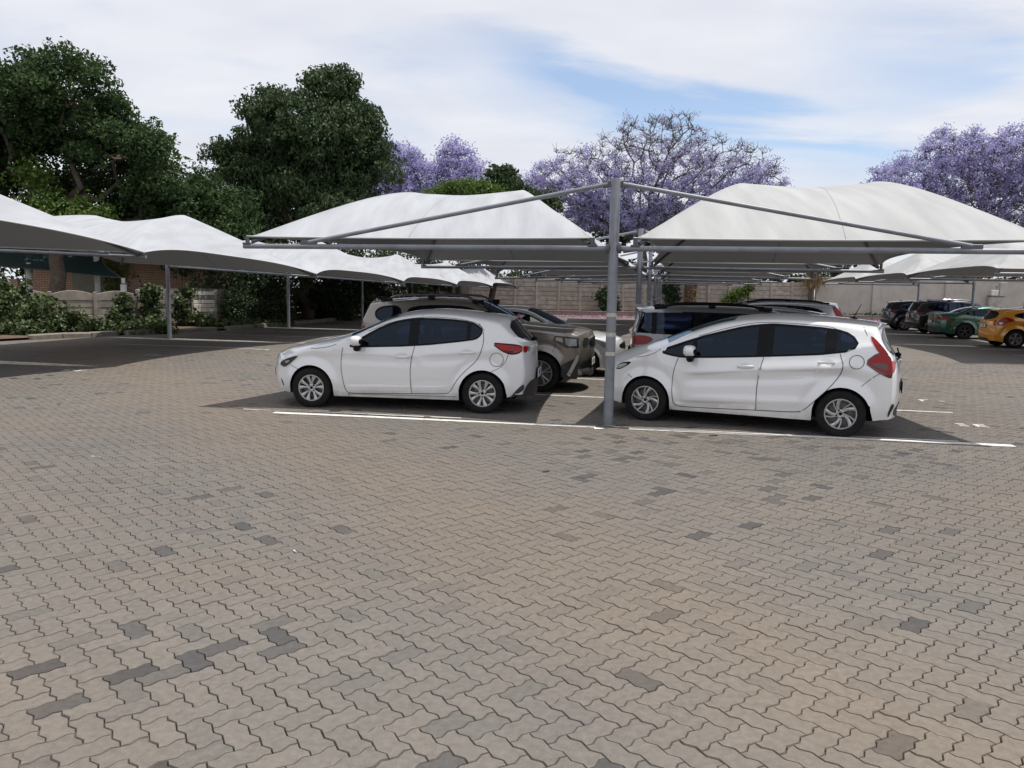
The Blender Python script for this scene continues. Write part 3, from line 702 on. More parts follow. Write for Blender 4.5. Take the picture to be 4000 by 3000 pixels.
    for js in (c1 + 7, c1 + c2 + 6):
        P_ = [(i, js) for i in range(nt_ + 1)]; line('seam', P_, .006, 'seam', -.003, 5)
    return root
zA = 2.35; ze_l = [2.35, 2.31, 2.18, 2.22, 2.24, 2.25]; ze_r = [2.35, 2.33, 2.30, 2.30, 2.3, 2.3]
ordw = ['first', 'second', 'third', 'fourth', 'fifth', 'sixth']
for k in range(6):
    lab = ('tall grey pole with three pale bands and two cantilever arms between the white hatchbacks' if k == 0 else
           'grey banded pole with arms, %s back in the row behind the nearest pole' % ordw[k])
    frame(k, 0, 8.3 * k, zA, 3.25, [(-1, ARM, ze_l[k]), (1, ARM, ze_r[k])], lab, 'centre row carport frames')
cor = 2.49
for k in range(5):
    la = ('large pale shade canopy over the white hatchback left of the banded pole' if k == 0 else '%s pale canopy back in the row left of the centre poles' % ordw[k])
    lb = ('large pale shade canopy over the white hatchback right of the banded pole' if k == 0 else '%s pale canopy back in the row right of the centre poles' % ordw[k])
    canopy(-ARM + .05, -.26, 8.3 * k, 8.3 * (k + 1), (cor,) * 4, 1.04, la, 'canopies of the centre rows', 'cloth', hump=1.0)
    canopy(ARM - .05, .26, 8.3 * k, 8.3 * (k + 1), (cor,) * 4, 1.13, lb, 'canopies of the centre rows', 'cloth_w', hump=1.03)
# left row, poles by the fence, arms pointing to the lane
LZ = [(2.50, 2.34), (2.36, 2.08), (2.27, 1.97), (2.22, 1.92), (2.2, 1.9), (2.2, 1.9)]; LV = [12.76 + 8.3 * k for k in (-1, 0, 1, 2, 3, 4)]
CORN[0] = 0
for k in range(6):
    frame(k, -15.4, LV[k], LZ[k][0], LZ[k][0] + .62, [(1, 5.25, LZ[k][1])], 'dark grey pole with one arm by the left fence, %s from the camera' % ordw[k], 'left row carport frames', bands=False)
for k in range(-1, 5):
    a = LZ[max(k, 0)]; b = LZ[k + 1]; va = LV[0] - 8.3 if k < 0 else LV[k]; vb_ = LV[k + 1]
    if k < 0: a = (2.8, 2.75)
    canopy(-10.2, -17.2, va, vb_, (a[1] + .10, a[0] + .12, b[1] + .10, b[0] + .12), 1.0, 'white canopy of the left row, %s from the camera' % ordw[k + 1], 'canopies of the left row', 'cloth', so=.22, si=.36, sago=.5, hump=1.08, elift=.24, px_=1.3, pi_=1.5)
# right row, seen past the end of the centre canopy
CORN[0] = 2.60; RB = np.array([13.1, 21.85]) - P0; ru, rv = float(RB @ Uv), float(RB @ Vv)
for k in range(4):
    frame(k, ru + 5.3, rv + 8.6 * k, 2.46, 3.2, [(-1, 5.3, 2.46)], 'grey carport pole with one arm beside the right-hand cars, %s from the camera' % ordw[k], 'right row carport frames', bands=False)
for k in range(3):
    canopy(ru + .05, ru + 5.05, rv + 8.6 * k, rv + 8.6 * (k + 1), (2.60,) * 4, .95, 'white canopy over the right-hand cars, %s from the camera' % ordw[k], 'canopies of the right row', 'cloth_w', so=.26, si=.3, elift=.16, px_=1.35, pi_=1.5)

# ================================================================== VEGETATION
def leaves(name, P_, Nrm, ln, wd, mat, parent, droop=.3, tone=None, sd_=0):
    r = np.random.default_rng(sd_); n = len(P_)
    Nrm = Nrm / np.linalg.norm(Nrm, axis=1, keepdims=True)
    a = r.normal(size=(n, 3)); a[:, 2] -= droop * 2.2; a -= Nrm * np.sum(a * Nrm, 1, keepdims=True); a /= np.linalg.norm(a, axis=1, keepdims=True)
    b = np.cross(Nrm, a); L_ = (ln * r.uniform(.65, 1.3, n))[:, None]; W_ = (wd * r.uniform(.65, 1.3, n))[:, None]
    fold = Nrm * W_ * .22
    v = np.stack([P_ - a * L_ * .5, P_ + b * W_ * .5 - a * L_ * .06 + fold, P_ + a * L_ * .5 - Nrm * L_ * .08, P_ - b * W_ * .5 - a * L_ * .06 + fold], 1).reshape(-1, 3)
    f = np.arange(4 * n).reshape(n, 4)
    me = fastmesh(name, v, f, mat)
    t = r.random(n) if tone is None else np.clip(tone, 0, 1)
    if len(me.polygons) == n: face_attr(me, 'tone', t)
    return link(name, me, parent)
def clump_cloud(blobs, nclump, per, sig, seed, up=.25, shell=.62, floor=None, sub=0):
    """points spread over leaf clumps that sit on and in the given ellipsoids"""
    r = np.random.default_rng(seed); B = np.array(blobs, float)
    if sub:      # boughs: smaller heads of foliage standing out of each crown lobe
        SB = [b * np.array([1, 1, 1, .78, .78, .78]) for b in B]
        for b in B:
            for _ in range(sub):
                d = r.normal(size=3); d[2] = abs(d[2]) * .9 - .25; d /= np.linalg.norm(d); q = r.uniform(.24, .42) * min(b[3:])
                SB.append(np.concatenate([b[:3] + d * b[3:] * r.uniform(.68, .88), [q * 1.15, q * 1.15, q * .85]]))
        B = np.array(SB)
    area = (B[:, 3] * B[:, 4] + B[:, 3] * B[:, 5] + B[:, 4] * B[:, 5])
    k = r.choice(len(B), nclump, p=area / area.sum()); d = r.normal(size=(nclump, 3)); d[:, 2] += up * np.abs(d[:, 2]); d /= np.linalg.norm(d, axis=1, keepdims=True)
    rad = shell + (1.04 - shell) * r.random(nclump) ** .6; rad *= 1 + .10 * np.clip(r.normal(size=nclump), -2, 1.6)
    c = B[k, :3] + d * B[k, 3:] * rad[:, None]
    ct = r.random(nclump)
    s_ = sig * r.uniform(.6, 1.35, nclump)
    gq = r.normal(size=(nclump * per, 3)); gq *= np.minimum(1, 1.6 / np.linalg.norm(gq, axis=1, keepdims=True))
    P_ = np.repeat(c, per, 0) + gq * 1.15 * np.repeat(s_, per)[:, None] * np.array([1, 1, .75])
    Nn = np.repeat(d, per, 0) * .55 + r.normal(size=(nclump * per, 3)) * .75 + np.array([0, 0, .55])
    tn = np.repeat(ct, per) * .55 + r.random(nclump * per) * .45
    if floor is not None:
        q = P_[:, 2] > floor; P_, Nn, tn = P_[q], Nn[q], tn[q]
    return P_, Nn, tn
def limb_set(name, limbs, mat, parent):
    m_ = MB()
    for pts, r0, r1 in limbs:
        n = len(pts); m_.tube(pts, [r0 + (r1 - r0) * i / (n - 1) for i in range(n)], 9)
    return m_.obj(name, mat, parent, smooth=True)
def bend(a, b, n=6, wob=.25, seed=0):
    r = np.random.default_rng(seed); a, b = np.array(a, float), np.array(b, float); l = np.linalg.norm(b - a)
    return [tuple(a + (b - a) * i / n + (r.normal(size=3) * wob * l * .12 if 0 < i < n else 0)) for i in range(n + 1)]

def leafy_tree(name, label, base, trunk_h, trunk_r, blobs, leaf, nclump, per, sig, ln, wd, seed, droop=.3, up=.25, shell=.62, floor=None, extra=(), sub=16):
    root = empty(name, base, 0, label, 'tree'); b0 = np.array(base)
    rel = [(bx - b0[0], by - b0[1], bz - b0[2], rx, ry, rz) for bx, by, bz, rx, ry, rz in blobs]
    top = (random.uniform(-.2, .2), 0, trunk_h); limb_set('trunk', [(bend((0, 0, -.1), top, 5, .2, seed), trunk_r * 1.25, trunk_r * .85)], MT['bark'], root)
    limbs = []
    for i, (x, y, z, rx, ry, rz) in enumerate(rel):
        limbs.append((bend(top, (x, y, z), 7, .6, seed + i), trunk_r * .62, trunk_r * .16))
        r = np.random.default_rng(seed * 31 + i)
        for q in range(4):
            d = r.normal(size=3); d[2] = abs(d[2]) * .6; d /= np.linalg.norm(d)
            limbs.append((bend((x, y, z - rz * .15), (x + d[0] * rx * .85, y + d[1] * ry * .85, z + d[2] * rz * .85), 5, .6, seed + 9 * q + i), trunk_r * .22, .03))
    limb_set('limbs', limbs, MT['bark'], root)
    P_, Nn, tn = clump_cloud(rel, nclump, per, sig, seed, up, shell, floor, sub)
    leaves('crown', P_, Nn, ln, wd, MT[leaf], root, droop, tn, seed)
    for blobs2, leaf2, nc2, per2, sig2 in extra:
        rel2 = [(bx - b0[0], by - b0[1], bz - b0[2], rx, ry, rz) for bx, by, bz, rx, ry, rz in blobs2]
        P_, Nn, tn = clump_cloud(rel2, nc2, per2, sig2, seed + 5, up, .3); leaves('young_shoots', P_, Nn, ln * 1.1, wd * 1.1, MT[leaf2], root, droop, tn, seed + 6)
    return root
leafy_tree('broadleaf_tree', 'huge dark green tree at the left edge with a thick forked trunk', (-19.2, 33.5, 0), 3.4, .30,
    [(-21.8, 33.5, 8.6, 3.6, 3.2, 2.6), (-24.5, 34.5, 7.0, 4.0, 3.6, 3.2), (-18.4, 33.5, 9.3, 2.6, 2.6, 1.9), (-16.4, 34, 7.2, 2.1, 2.4, 1.6), (-15.0, 35, 5.6, 1.8, 2.2, 1.4), (-20.5, 38.5, 4.9, 4.6, 1.2, 2.4), (-16.2, 36.0, 4.6, 2.2, 1.2, 1.6), (-19.5, 36.2, 6.6, 4.6, 2.2, 2.8), (-15.2, 37.2, 5.0, 3.2, 2.0, 2.4), (-13.4, 36.6, 4.4, 1.8, 2.0, 2.0), (-23.0, 32.5, 5.2, 2.2, 2.2, 1.2)],
    'leaf_a', 2500, 46, .23, .20, .11, 11, .25, extra=[([(-18.6, 32.2, 4.6, 1.1, 1.0, .8), (-16.9, 32.4, 4.3, .9, .9, .7), (-19.3, 32.3, 5.9, .7, .7, .5)], 'leaf_c', 70, 40, .26)])
leafy_tree('broadleaf_tree', 'dense rounded dark green tree with drooping leaves, second from the left', (-10.8, 42, 0), 4.0, .28,
    [(-10.7, 42, 9.2, 3.2, 3.2, 3.1), (-9.1, 42, 8.0, 2.7, 2.8, 3.2), (-13.1, 42, 7.4, 2.2, 2.5, 2.3), (-9.7, 42, 11.7, 1.3, 1.4, 1.4), (-8.3, 42.2, 9.4, 1.6, 1.8, 1.6), (-11.8, 41.2, 5.6, 3.2, 2.6, 2.6), (-9.0, 41.4, 5.4, 2.6, 2.4, 2.4)],
    'leaf_b', 2300, 46, .24, .23, .115, 23, .9, up=.1)
leafy_tree('understorey_tree', 'thin-leaved mid green small tree filling the gap between the two big left trees', (-14.6, 38.6, 0), 2.4, .12,
    [(-14.8, 38.6, 4.4, 1.8, 1.5, 1.9), (-13.2, 38.8, 4.1, 1.5, 1.4, 1.8), (-15.6, 38.8, 3.2, 1.6, 1.3, 1.5)], 'leaf_d', 330, 40, .3, .22, .11, 37, .4)
leafy_tree('broadleaf_tree', 'small dark green round-headed tree between the jacarandas', (-1.5, 57, 0), 5.0, .2,
    [(-1.1, 57, 9.2, .9, 1.0, 1.5), (-1.9, 57, 8.0, 1.2, 1.2, 1.3), (.0, 57, 8.3, 1.3, 1.2, 1.3), (1.4, 57.4, 7.7, 1.5, 1.3, 1.2)], 'leaf_b', 260, 40, .3, .3, .16, 41, .3)
leafy_tree('broadleaf_tree', 'bright yellow-green spreading treetop below the left jacaranda', (-3.6, 53, 0), 4.5, .16,
    [(-3.4, 53, 8.0, 2.4, 1.4, .9), (-5.0, 53, 7.4, 1.6, 1.3, .7), (-1.7, 53, 7.6, 1.5, 1.2, .7)], 'leaf_c', 260, 44, .28, .2, .1, 43, .1)
leafy_tree('broadleaf_tree', 'dark green tree half hidden behind the trunk of the middle jacaranda', (9.4, 84, 0), 6.0, .25,
    [(9.0, 84, 9.0, 3.0, 2.0, 2.2), (13.0, 84, 7.6, 4.0, 2.0, 2.2), (16.5, 85, 9.5, 2.6, 2.0, 1.6), (21, 85, 6.5, 4.0, 2, 2.4)], 'leaf_d', 330, 38, .45, .42, .24, 47, .3)

def jacaranda(label, base, lobes, trunk_top, seed, nflow, per, bare=0.0, tips=.026, step=.62, nat=1500):
    """bare branches grown towards points spread through the crown, bloom on the outer twigs"""
    r = np.random.default_rng(seed); root = empty('jacaranda_tree', base, 0, label, 'tree'); b0 = np.array(base, float)
    B = np.array(lobes, float); B[:, :3] -= b0; vol = B[:, 3] * B[:, 4] * B[:, 5]
    k = r.choice(len(B), nat, p=vol / vol.sum()); d = r.normal(size=(nat, 3)); d /= np.linalg.norm(d, axis=1, keepdims=True)
    At = B[k, :3] + d * B[k, 3:] * (r.random(nat) ** .38)[:, None]
    nodes = [np.array([0, 0, 0.])]; par = [-1]; tt = np.array(trunk_top, float) - b0; n0 = 8
    for i in range(1, n0 + 1): nodes.append(tt * i / n0 + r.normal(size=3) * .06); par.append(len(nodes) - 2)
    alive = np.ones(nat, bool)
    for it in range(90):
        NP = np.array(nodes); A_ = At[alive]
        if not len(A_): break
        idx = np.where(alive)[0]; D = ((A_[:, None, :] - NP[None, n0:, :]) ** 2).sum(-1); j = D.argmin(1); dm = np.sqrt(D[np.arange(len(A_)), j])
        new = {}
        for q in range(len(A_)):
            v_ = A_[q] - NP[n0 + j[q]]; new.setdefault(n0 + int(j[q]), []).append(v_ / (np.linalg.norm(v_) + 1e-6))
        for pn, dirs in new.items():
            v_ = np.mean(dirs, 0); 
            if np.linalg.norm(v_) < .15: v_ = dirs[0]
            v_ = v_ / np.linalg.norm(v_) + r.normal(size=3) * .22; v_ /= np.linalg.norm(v_)
            nodes.append(NP[pn] + v_ * step); par.append(pn)
        NP2 = np.array(nodes[len(NP):]); 
        if len(NP2):
            D2 = ((A_[:, None, :] - NP2[None]) ** 2).sum(-1).min(1); alive[idx[D2 < (step * 1.25) ** 2]] = False
    NP = np.array(nodes); n = len(NP); par = np.array(par); rad = np.zeros(n); kids = np.zeros(n, int)
    acc = np.zeros(n)
    for i in range(n - 1, -1, -1):
        rad[i] = tips if acc[i] == 0 else acc[i] ** (1 / 2.25)
        if par[i] >= 0: acc[par[i]] += rad[i] ** 2.25; kids[par[i]] += 1
    def tubes(sel, name, ns):
        vs_, fs_ = [], []; c = 0
        for i in sel:
            p = par[i]
            if p < 0: continue
            a, b = NP[p], NP[i]; dv_ = b - a; l = np.linalg.norm(dv_)
            if l < 1e-4: continue
            dv_ = dv_ / l; x = np.cross(dv_, [0, 0, 1] if abs(dv_[2]) < .9 else [1, 0, 0]); x /= np.linalg.norm(x); y = np.cross(dv_, x)
            th = np.arange(ns) * 2 * math.pi / ns; rg_ = np.cos(th)[:, None] * x + np.sin(th)[:, None] * y
            ra = min(rad[p], rad[i] * 1.6)
            vs_.append(a - dv_ * ra * .3 + rg_ * ra); vs_.append(b + rg_ * rad[i])
            q = np.arange(ns); fs_.append(np.stack([c + q, c + (q + 1) % ns, c + ns + (q + 1) % ns, c + ns + q], 1)); c += 2 * ns
        return link(name, fastmesh(name, np.vstack(vs_), np.vstack(fs_), MT['jbark'], True), root)
    tubes([i for i in range(n) if i <= n0], 'trunk', 10); tubes([i for i in range(n) if i > n0], 'branches', 5)
    # fine twigs at the outer nodes
    outer = np.where((kids <= 1) & (np.arange(n) > n0 + 5))[0]; vs_, fs_ = [], []; c = 0; tipP = []
    for i in outer:
        for q in range(8):
            d_ = r.normal(size=3); d_[2] = abs(d_[2]) * .8 + .25; d_ /= np.linalg.norm(d_); l = r.uniform(.45, 1.0); e = NP[i] + d_ * l; x = np.cross(d_, r.normal(size=3)); x /= np.linalg.norm(x)
            y = np.cross(d_, x); mid = NP[i] + d_ * l * .5 + r.normal(size=3) * .09
            for (a, b, ra, rb) in ((NP[i], mid, .026, .019), (mid, e, .019, .010)):
                vs_.append(np.array([a + x * ra, a - x * ra * .5 + y * ra * .86, a - x * ra * .5 - y * ra * .86, b + x * rb, b - x * rb * .5 + y * rb * .86, b - x * rb * .5 - y * rb * .86]))
                fs_.append(np.array([(c, c + 1, c + 4, c + 3), (c + 1, c + 2, c + 5, c + 4), (c + 2, c, c + 3, c + 5)])); c += 6
            tipP.append(e); tipP.append(mid)
    link('twigs', fastmesh('twigs', np.vstack(vs_), np.vstack(fs_), MT['jbark']), root)
    T_ = np.array(tipP); zt = (T_[:, 2] - T_[:, 2].min()) / (np.ptp(T_[:, 2]) + 1e-6)
    pr = np.clip(1 - bare * np.clip((zt - .38) / .35, 0, 1), .03, 1); 
    from_noise = .5 + .5 * np.sin(T_[:, 0] * 1.1 + seed) * np.sin(T_[:, 2] * 1.3 + T_[:, 1] * .9)
    pr = pr * (.45 + .55 * from_noise); pr /= pr.sum()
    k = r.choice(len(T_), nflow, p=pr); ct = r.random(nflow)
    P_ = np.repeat(T_[k] + r.normal(size=(nflow, 3)) * .12, per, 0) + r.normal(size=(nflow * per, 3)) * np.array([.22, .22, .14])
    leaves('blossom', P_, r.normal(size=(nflow * per, 3)) + np.array([0, 0, .4]), .17, .13, MT['flower'], root, .2, np.repeat(ct, per) * .5 + r.random(nflow * per) * .5, seed)
    return root
jacaranda('big jacaranda with thin purple bloom and bare upper twigs behind the banded pole', (12.0, 72, 0),
    [(12.6, 72, 13.4, 6.2, 4.0, 4.0), (5.3, 72, 11.0, 4.6, 3.5, 3.2), (2.0, 72, 9.6, 2.8, 3.0, 3.0), (19.3, 72, 11.6, 4.4, 3.5, 3.6), (22.0, 72, 10.0, 2.4, 2.6, 2.4), (9.8, 72, 8.6, 6.0, 3.0, 2.2), (16.3, 71, 8.6, 4.0, 3.0, 2.0)], (11.4, 72, 6.2), 5, 4000, 12, bare=.88, nat=1900)
jacaranda('bright purple flowering jacaranda behind the rounded green tree', (-8.0, 62, 0),
    [(-9.0, 62, 9.8, 3.4, 2.6, 2.6), (-4.9, 62, 10.0, 3.0, 2.6, 2.4), (-2.8, 62, 8.4, 1.9, 2.2, 1.8), (-7.2, 62, 8.0, 4.4, 2.6, 2.0)], (-6.6, 62, 5.2), 9, 3000, 14, nat=900)
jacaranda('wide purple jacaranda in full bloom at the right edge', (39.1, 67, 0),
    [(36.6, 67, 12.6, 5.2, 3.4, 2.6), (31.8, 67, 10.6, 3.4, 3.0, 1.9), (42.1, 67, 12.4, 5.2, 3.4, 3.0), (37.1, 67, 9.4, 6.0, 3.0, 2.0), (43.6, 67, 8.6, 5.0, 3.0, 2.4), (29.4, 67, 10.0, 1.6, 2.0, 1.0)], (38.8, 67, 5.6), 13, 4200, 13, nat=1400)

def shrub(name, label, blobs, leaf, nclump, per, sig, ln, wd, seed, droop=.2, cat='shrub', flowers=None, floor=.02, group=None, shell=.35):
    b0 = np.array([np.mean([b[0] for b in blobs]), np.mean([b[1] for b in blobs]), 0.0]); root = empty(name, tuple(b0), 0, label, cat, group)
    rel = [(x - b0[0], y - b0[1], z, rx, ry, rz) for x, y, z, rx, ry, rz in blobs]
    limbs = []
    for i, (x, y, z, rx, ry, rz) in enumerate(rel):
        for q in range(3): limbs.append((bend((x * .8 + random.uniform(-.2, .2), y * .8, 0), (x + random.uniform(-.5, .5) * rx, y + random.uniform(-.5, .5) * ry, z + rz * .4), 4, .5, seed + q), .025, .008))
    limb_set('stems', limbs, MT['bark'], root)
    P_, Nn, tn = clump_cloud(rel, nclump, per, sig, seed, .2, shell, floor); leaves('foliage', P_, Nn, ln, wd, MT[leaf], root, droop, tn, seed)
    if flowers:
        P_, Nn, tn = clump_cloud(rel, flowers, 14, .10, seed + 3, .2, .85, floor); leaves('blossom', P_, Nn, .09, .08, MT['red_fl'], root, .1, tn, seed)
    return root
shrub('ivy', 'big mound of ivy spilling over the fence at the left edge', [(-18.4, 26.8, 1.1, 1.3, 1.0, 1.1), (-17.2, 26.8, .85, 1.2, .9, .95), (-16.1, 26.9, .6, 1.0, .8, .7), (-15.2, 27.1, .35, 1.0, .7, .4), (-14.0, 27.7, .18, 1.2, .6, .18), (-17.2, 25.4, .25, 1.4, .4, .30), (-15.6, 25.7, .2, 1.0, .4, .25)], 'ivy', 470, 20, .15, .16, .145, 61, .4, 'ivy')
shrub('ivy', 'ivy column climbing the arched fence left of the first left pole', [(-14.9, 30.2, .5, .42, .3, .45), (-14.85, 30.4, .95, .20, .2, .42), (-13.4, 28.6, .14, 1.3, .6, .16)], 'ivy', 95, 18, .11, .15, .135, 67, .4, 'ivy')
shrub('ivy', 'thick ivy stack over the fence corner just left of the first left pole', [(-14.0, 30.7, .85, .32, .3, .75), (-14.0, 30.8, 1.45, .28, .25, .26), (-13.5, 29.8, .22, .6, .5, .25)], 'ivy', 110, 18, .11, .15, .135, 71, .4, 'ivy')
shrub('ivy', 'ivy on the slatted fence just right of the first left pole', [(-13.3, 32.0, .9, .30, .3, .75), (-13.2, 32.2, 1.45, .26, .25, .25), (-12.7, 32.2, .35, .4, .4, .4), (-12.0, 32.4, .14, 1.2, .4, .15)], 'ivy', 110, 18, .11, .15, .135, 73, .4, 'ivy')
shrub('ground_cover', 'low ivy carpet along the kerb below the whitewashed fence bay', [(-11.7, 33.6, .14, .9, .8, .16), (-11.3, 35.0, .14, .8, .8, .16)], 'ivy', 90, 18, .1, .12, .11, 75, .4, 'ivy')
shrub('shrub', 'leafy green shrub beside the whitewashed fence bay', [(-12.5, 36.0, .75, .7, .6, .85), (-12.0, 35.8, .5, .8, .6, .6)], 'leaf_d', 260, 26, .13, .11, .07, 79, .2)
shrub('shrub', 'tall upright green shrub left of the second left pole', [(-11.3, 36.6, 1.1, .75, .6, 1.1), (-11.2, 36.7, 1.9, .5, .45, .7), (-10.6, 36.2, .5, .6, .5, .6)], 'leaf_d', 320, 26, .14, .12, .075, 83, .2)
shrub('flowering_shrub', 'wide dark shrub with red flowers along the left fence', [(-10.4, 42.6, 1.0, 1.2, .9, 1.0), (-9.2, 43.6, 1.25, 1.4, .9, 1.15), (-7.9, 45.2, 1.1, 1.2, .9, 1.0), (-9.6, 42.9, .5, 1.6, .8, .6)], 'leaf_d', 520, 26, .17, .14, .09, 89, .2, 'shrub', flowers=26)
shrub('tall_hedge', 'tall dark ivy-leaved hedge rising behind the slatted fence', [(-13.0, 37.2, 2.0, 1.8, 1.0, 1.5), (-11.6, 39.4, 2.2, 1.8, 1.0, 1.5), (-10.6, 42.5, 2.3, 1.7, 1.0, 1.5), (-9.6, 46.0, 2.4, 2.0, 1.2, 1.8), (-8.0, 51.0, 2.6, 2.4, 1.2, 1.9), (-6.4, 57.0, 2.6, 2.4, 1.2, 1.9)], 'leaf_b', 620, 30, .24, .20, .12, 97, .6, 'hedge')
shrub('conifer', 'golden-green conifer beside the brick house', [(-18.6, 37.2, 1.9, .55, .55, 1.3), (-18.2, 37.2, 2.6, .5, .5, 1.0), (-18.7, 37.3, .9, .7, .6, .9)], 'conif', 220, 26, .13, .12, .05, 101, -.3, 'tree')
shrub('shrub', 'yellow-green bush at the left edge under the green sail', [(-21.6, 30.5, 1.6, .7, .7, .6), (-21.9, 30.6, 1.1, .8, .7, .7)], 'conif', 90, 24, .12, .13, .07, 103, .1)
shrub('shrub', 'green bush against the back wall behind the banded pole', [(7.0, 59.6, 1.2, .55, .45, 1.0), (7.3, 59.6, .7, .55, .45, .7), (6.5, 59.5, 1.4, .3, .3, .4)], 'leaf_d', 110, 24, .17, .2, .13, 107, .2)
shrub('shrub', 'small climber on the back wall between the far centre poles', [(12.0, 60.3, 1.6, .5, .35, 1.0), (11.6, 60.3, 2.2, .4, .3, .5)], 'leaf_d', 90, 22, .15, .2, .12, 109, .2)
shrub('shrub', 'light green bush on the back wall above the grey car', [(17.2, 60.6, 1.8, .6, .4, .4), (17.9, 60.7, 2.4, .3, .3, .5), (16.5, 60.6, 1.4, .5, .4, .4)], 'leaf_c', 60, 24, .17, .2, .12, 113, .2)
shrub('ground_cover', 'low straggling ground cover at the foot of the plastered wall', [(25.5, 61.0, .18, 1.8, .3, .2), (28.6, 61.2, .22, 2.0, .3, .22), (31.5, 61.3, .2, 1.5, .3, .2)], 'leaf_d', 110, 20, .12, .16, .1, 127, .2, 'shrub')
# roof-high greenery beyond the walls
shrub('hedge', 'row of garden greenery showing over the back wall', [(-4, 66, 3.0, 3.0, 1.0, 1.6), (2, 67, 2.9, 3.5, 1.0, 1.2), (9, 67, 3.0, 3.5, 1.0, 1.3), (16, 68, 3.3, 4, 1.0, 1.4), (22.5, 67, 3.4, 3, 1, 1.3), (28, 68, 3.2, 4, 1, 1.3), (35, 68, 3.2, 4.0, 1, 1.3), (44, 68, 3.2, 5, 1, 1.3)], 'leaf_d', 420, 30, .35, .36, .22, 131, .2, 'hedge', floor=.5)
shrub('hedge', 'dense dark garden hedge far behind the house at the left edge', [(-31, 47, 2.6, 4, 1.2, 2.8), (-25, 48, 3.0, 4, 1.2, 3.0), (-18, 48, 3.0, 4, 1.2, 3.0), (-36, 44, 2.4, 4, 1.2, 2.8), (-40, 38, 2.2, 3.5, 1.5, 2.6), (-42, 32, 2.2, 3, 2, 2.6), (-42, 25, 2.2, 2.5, 3, 2.6), (-41, 18, 2.2, 2.5, 3, 2.6)], 'leaf_d', 640, 30, .4, .36, .22, 137, .2, 'hedge')
# palm by the back wall: fibrous trunk, skirt of dead fronds
def palm():
    root = empty('palm', (13.2, 59.6, 0), 0, 'palm with a dark ragged trunk in front of the back wall', 'palm')
    m_ = MB(); m_.tube([(0, 0, -.1), (.03, 0, 1.2), (0, 0, 2.6), (.05, 0, 4.2)], [.44, .40, .40, .36], 14); tr_ = m_.obj('trunk', MT['bark'], root, smooth=True)
    r = np.random.default_rng(3); n = 700; th = r.uniform(0, 2 * math.pi, n); z = r.uniform(0, 4.2, n); d = np.stack([np.cos(th), np.sin(th), np.zeros(n)], 1)
    leaves('leaf_bases', d * .43 + np.array([0, 0, 1]) * z[:, None], d + r.normal(size=(n, 3)) * .3 + [0, 0, .5], .26, .14, MT['dryleaf'], tr_, .9, r.random(n) * .5, 4)
    P_, Nn = [], []
    for k in range(26):
        a = r.uniform(0, 2 * math.pi); el = r.uniform(.1, 1.0); 
        for q in range(46):
            t = q / 46 * 2.6; x = t * math.cos(el); zz_ = t * math.sin(el) - .22 * t * t
            for s_ in (-1, 1): P_.append((math.cos(a) * x - math.sin(a) * s_ * .14, math.sin(a) * x + math.cos(a) * s_ * .14, 4.2 + zz_ - .06)); Nn.append((-math.cos(a) * .3 - math.sin(a) * s_ * .4, -math.sin(a) * .3 + math.cos(a) * s_ * .4, 1))
    leaves('fronds', np.array(P_), np.array(Nn), .42, .05, MT['leaf_d'], root, .5, None, 5)
    root2 = empty('dry_fronds', (22.9, 61.0, 0), 0, 'hanging skirt of dry brown palm fronds where the two back walls meet', 'palm')
    m_ = MB(); m_.tube([(0, .6, 0), (0, .6, 3.4)], [.2, .16], 10); m_.obj('trunk', MT['bark'], root2, smooth=True)
    n = 190; x = r.normal(0, .42, n); z = 3.3 - np.abs(r.normal(0, .55, n)) - .1; P_ = np.stack([x, r.normal(0, .18, n), z], 1)
    leaves('dead_fronds', P_, r.normal(size=(n, 3)) * [1, .4, .3] + [0, -.8, 0], .7, .07, MT['dryleaf'], root2, 2.2, None, 6)
    n = 160; P_ = np.stack([r.normal(0, .6, n), r.normal(0, .3, n), 3.4 + np.abs(r.normal(0, .3, n))], 1); leaves('fronds', P_, r.normal(size=(n, 3)) + [0, 0, .4], .6, .06, MT['leaf_d'], root2, .3, None, 7)
palm()
# fallen jacaranda petals drifted along the back kerb
r = np.random.default_rng(77); n = 4500; x = r.uniform(-4, 30, n); y = 57.2 + (x + 5) * .05 - np.abs(r.normal(0, 1.6, n)) - .15
P_ = np.stack([x, y, np.full(n, .012) + r.random(n) * .015], 1); pe = leaves('fallen_petals', P_, np.tile([0, 0, 1.0], (n, 1)) + r.normal(size=(n, 3)) * .25, .16, .12, MT['petal'], None, 0, None, 8); tag(pe, 'drift of fallen pink and purple petals along the back kerb', 'petals', kind='stuff')

# ================================================================== HOUSE AND GARDEN BEHIND THE LEFT FENCE
hs = empty('brick_house', (-22, 43, 0), 0, 'low brick house behind the left fence', 'house')
m = MB(); m.box((0.9, 0, 1.65), (10.2, .3, 3.3)); m.obj('wall', MT['brick'], hs)
m = MB(); m.box((5.9, 3.0, 1.65), (.3, 6, 3.3)); m.obj('wall', MT['brick'], hs)
m = MB(); m.box((0.9, 2.2, 3.42), (11.4, 6.0, .16), bev=.03); rf = m.obj('roof', MT['rooft'], hs)
m = MB(); m.box((0.9, -.86, 3.40), (11.5, .06, .22), bev=.01); m.obj('fascia', MT['whitep'], rf)
m = MB(); m.box((-.35, -.26, 1.25), (2.4, .2, 2.5)); m.obj('painted_panel', MT['wallg'], hs)
m = MB(); m.box((2.2, -.5, .62), (3.2, .25, 1.25)); m.obj('planter_wall', MT['wallg'], hs)
m = MB(); m.ell((5.1, -.24, 2.95), (.12, .1, .12)); m.obj('wall_lamp', MT['whitep'], hs)
m = MB(); m.box((-5.4, -.35, .95), (2.0, .3, 1.9)); m.obj('low_brick_wall', MT['brick'], hs)
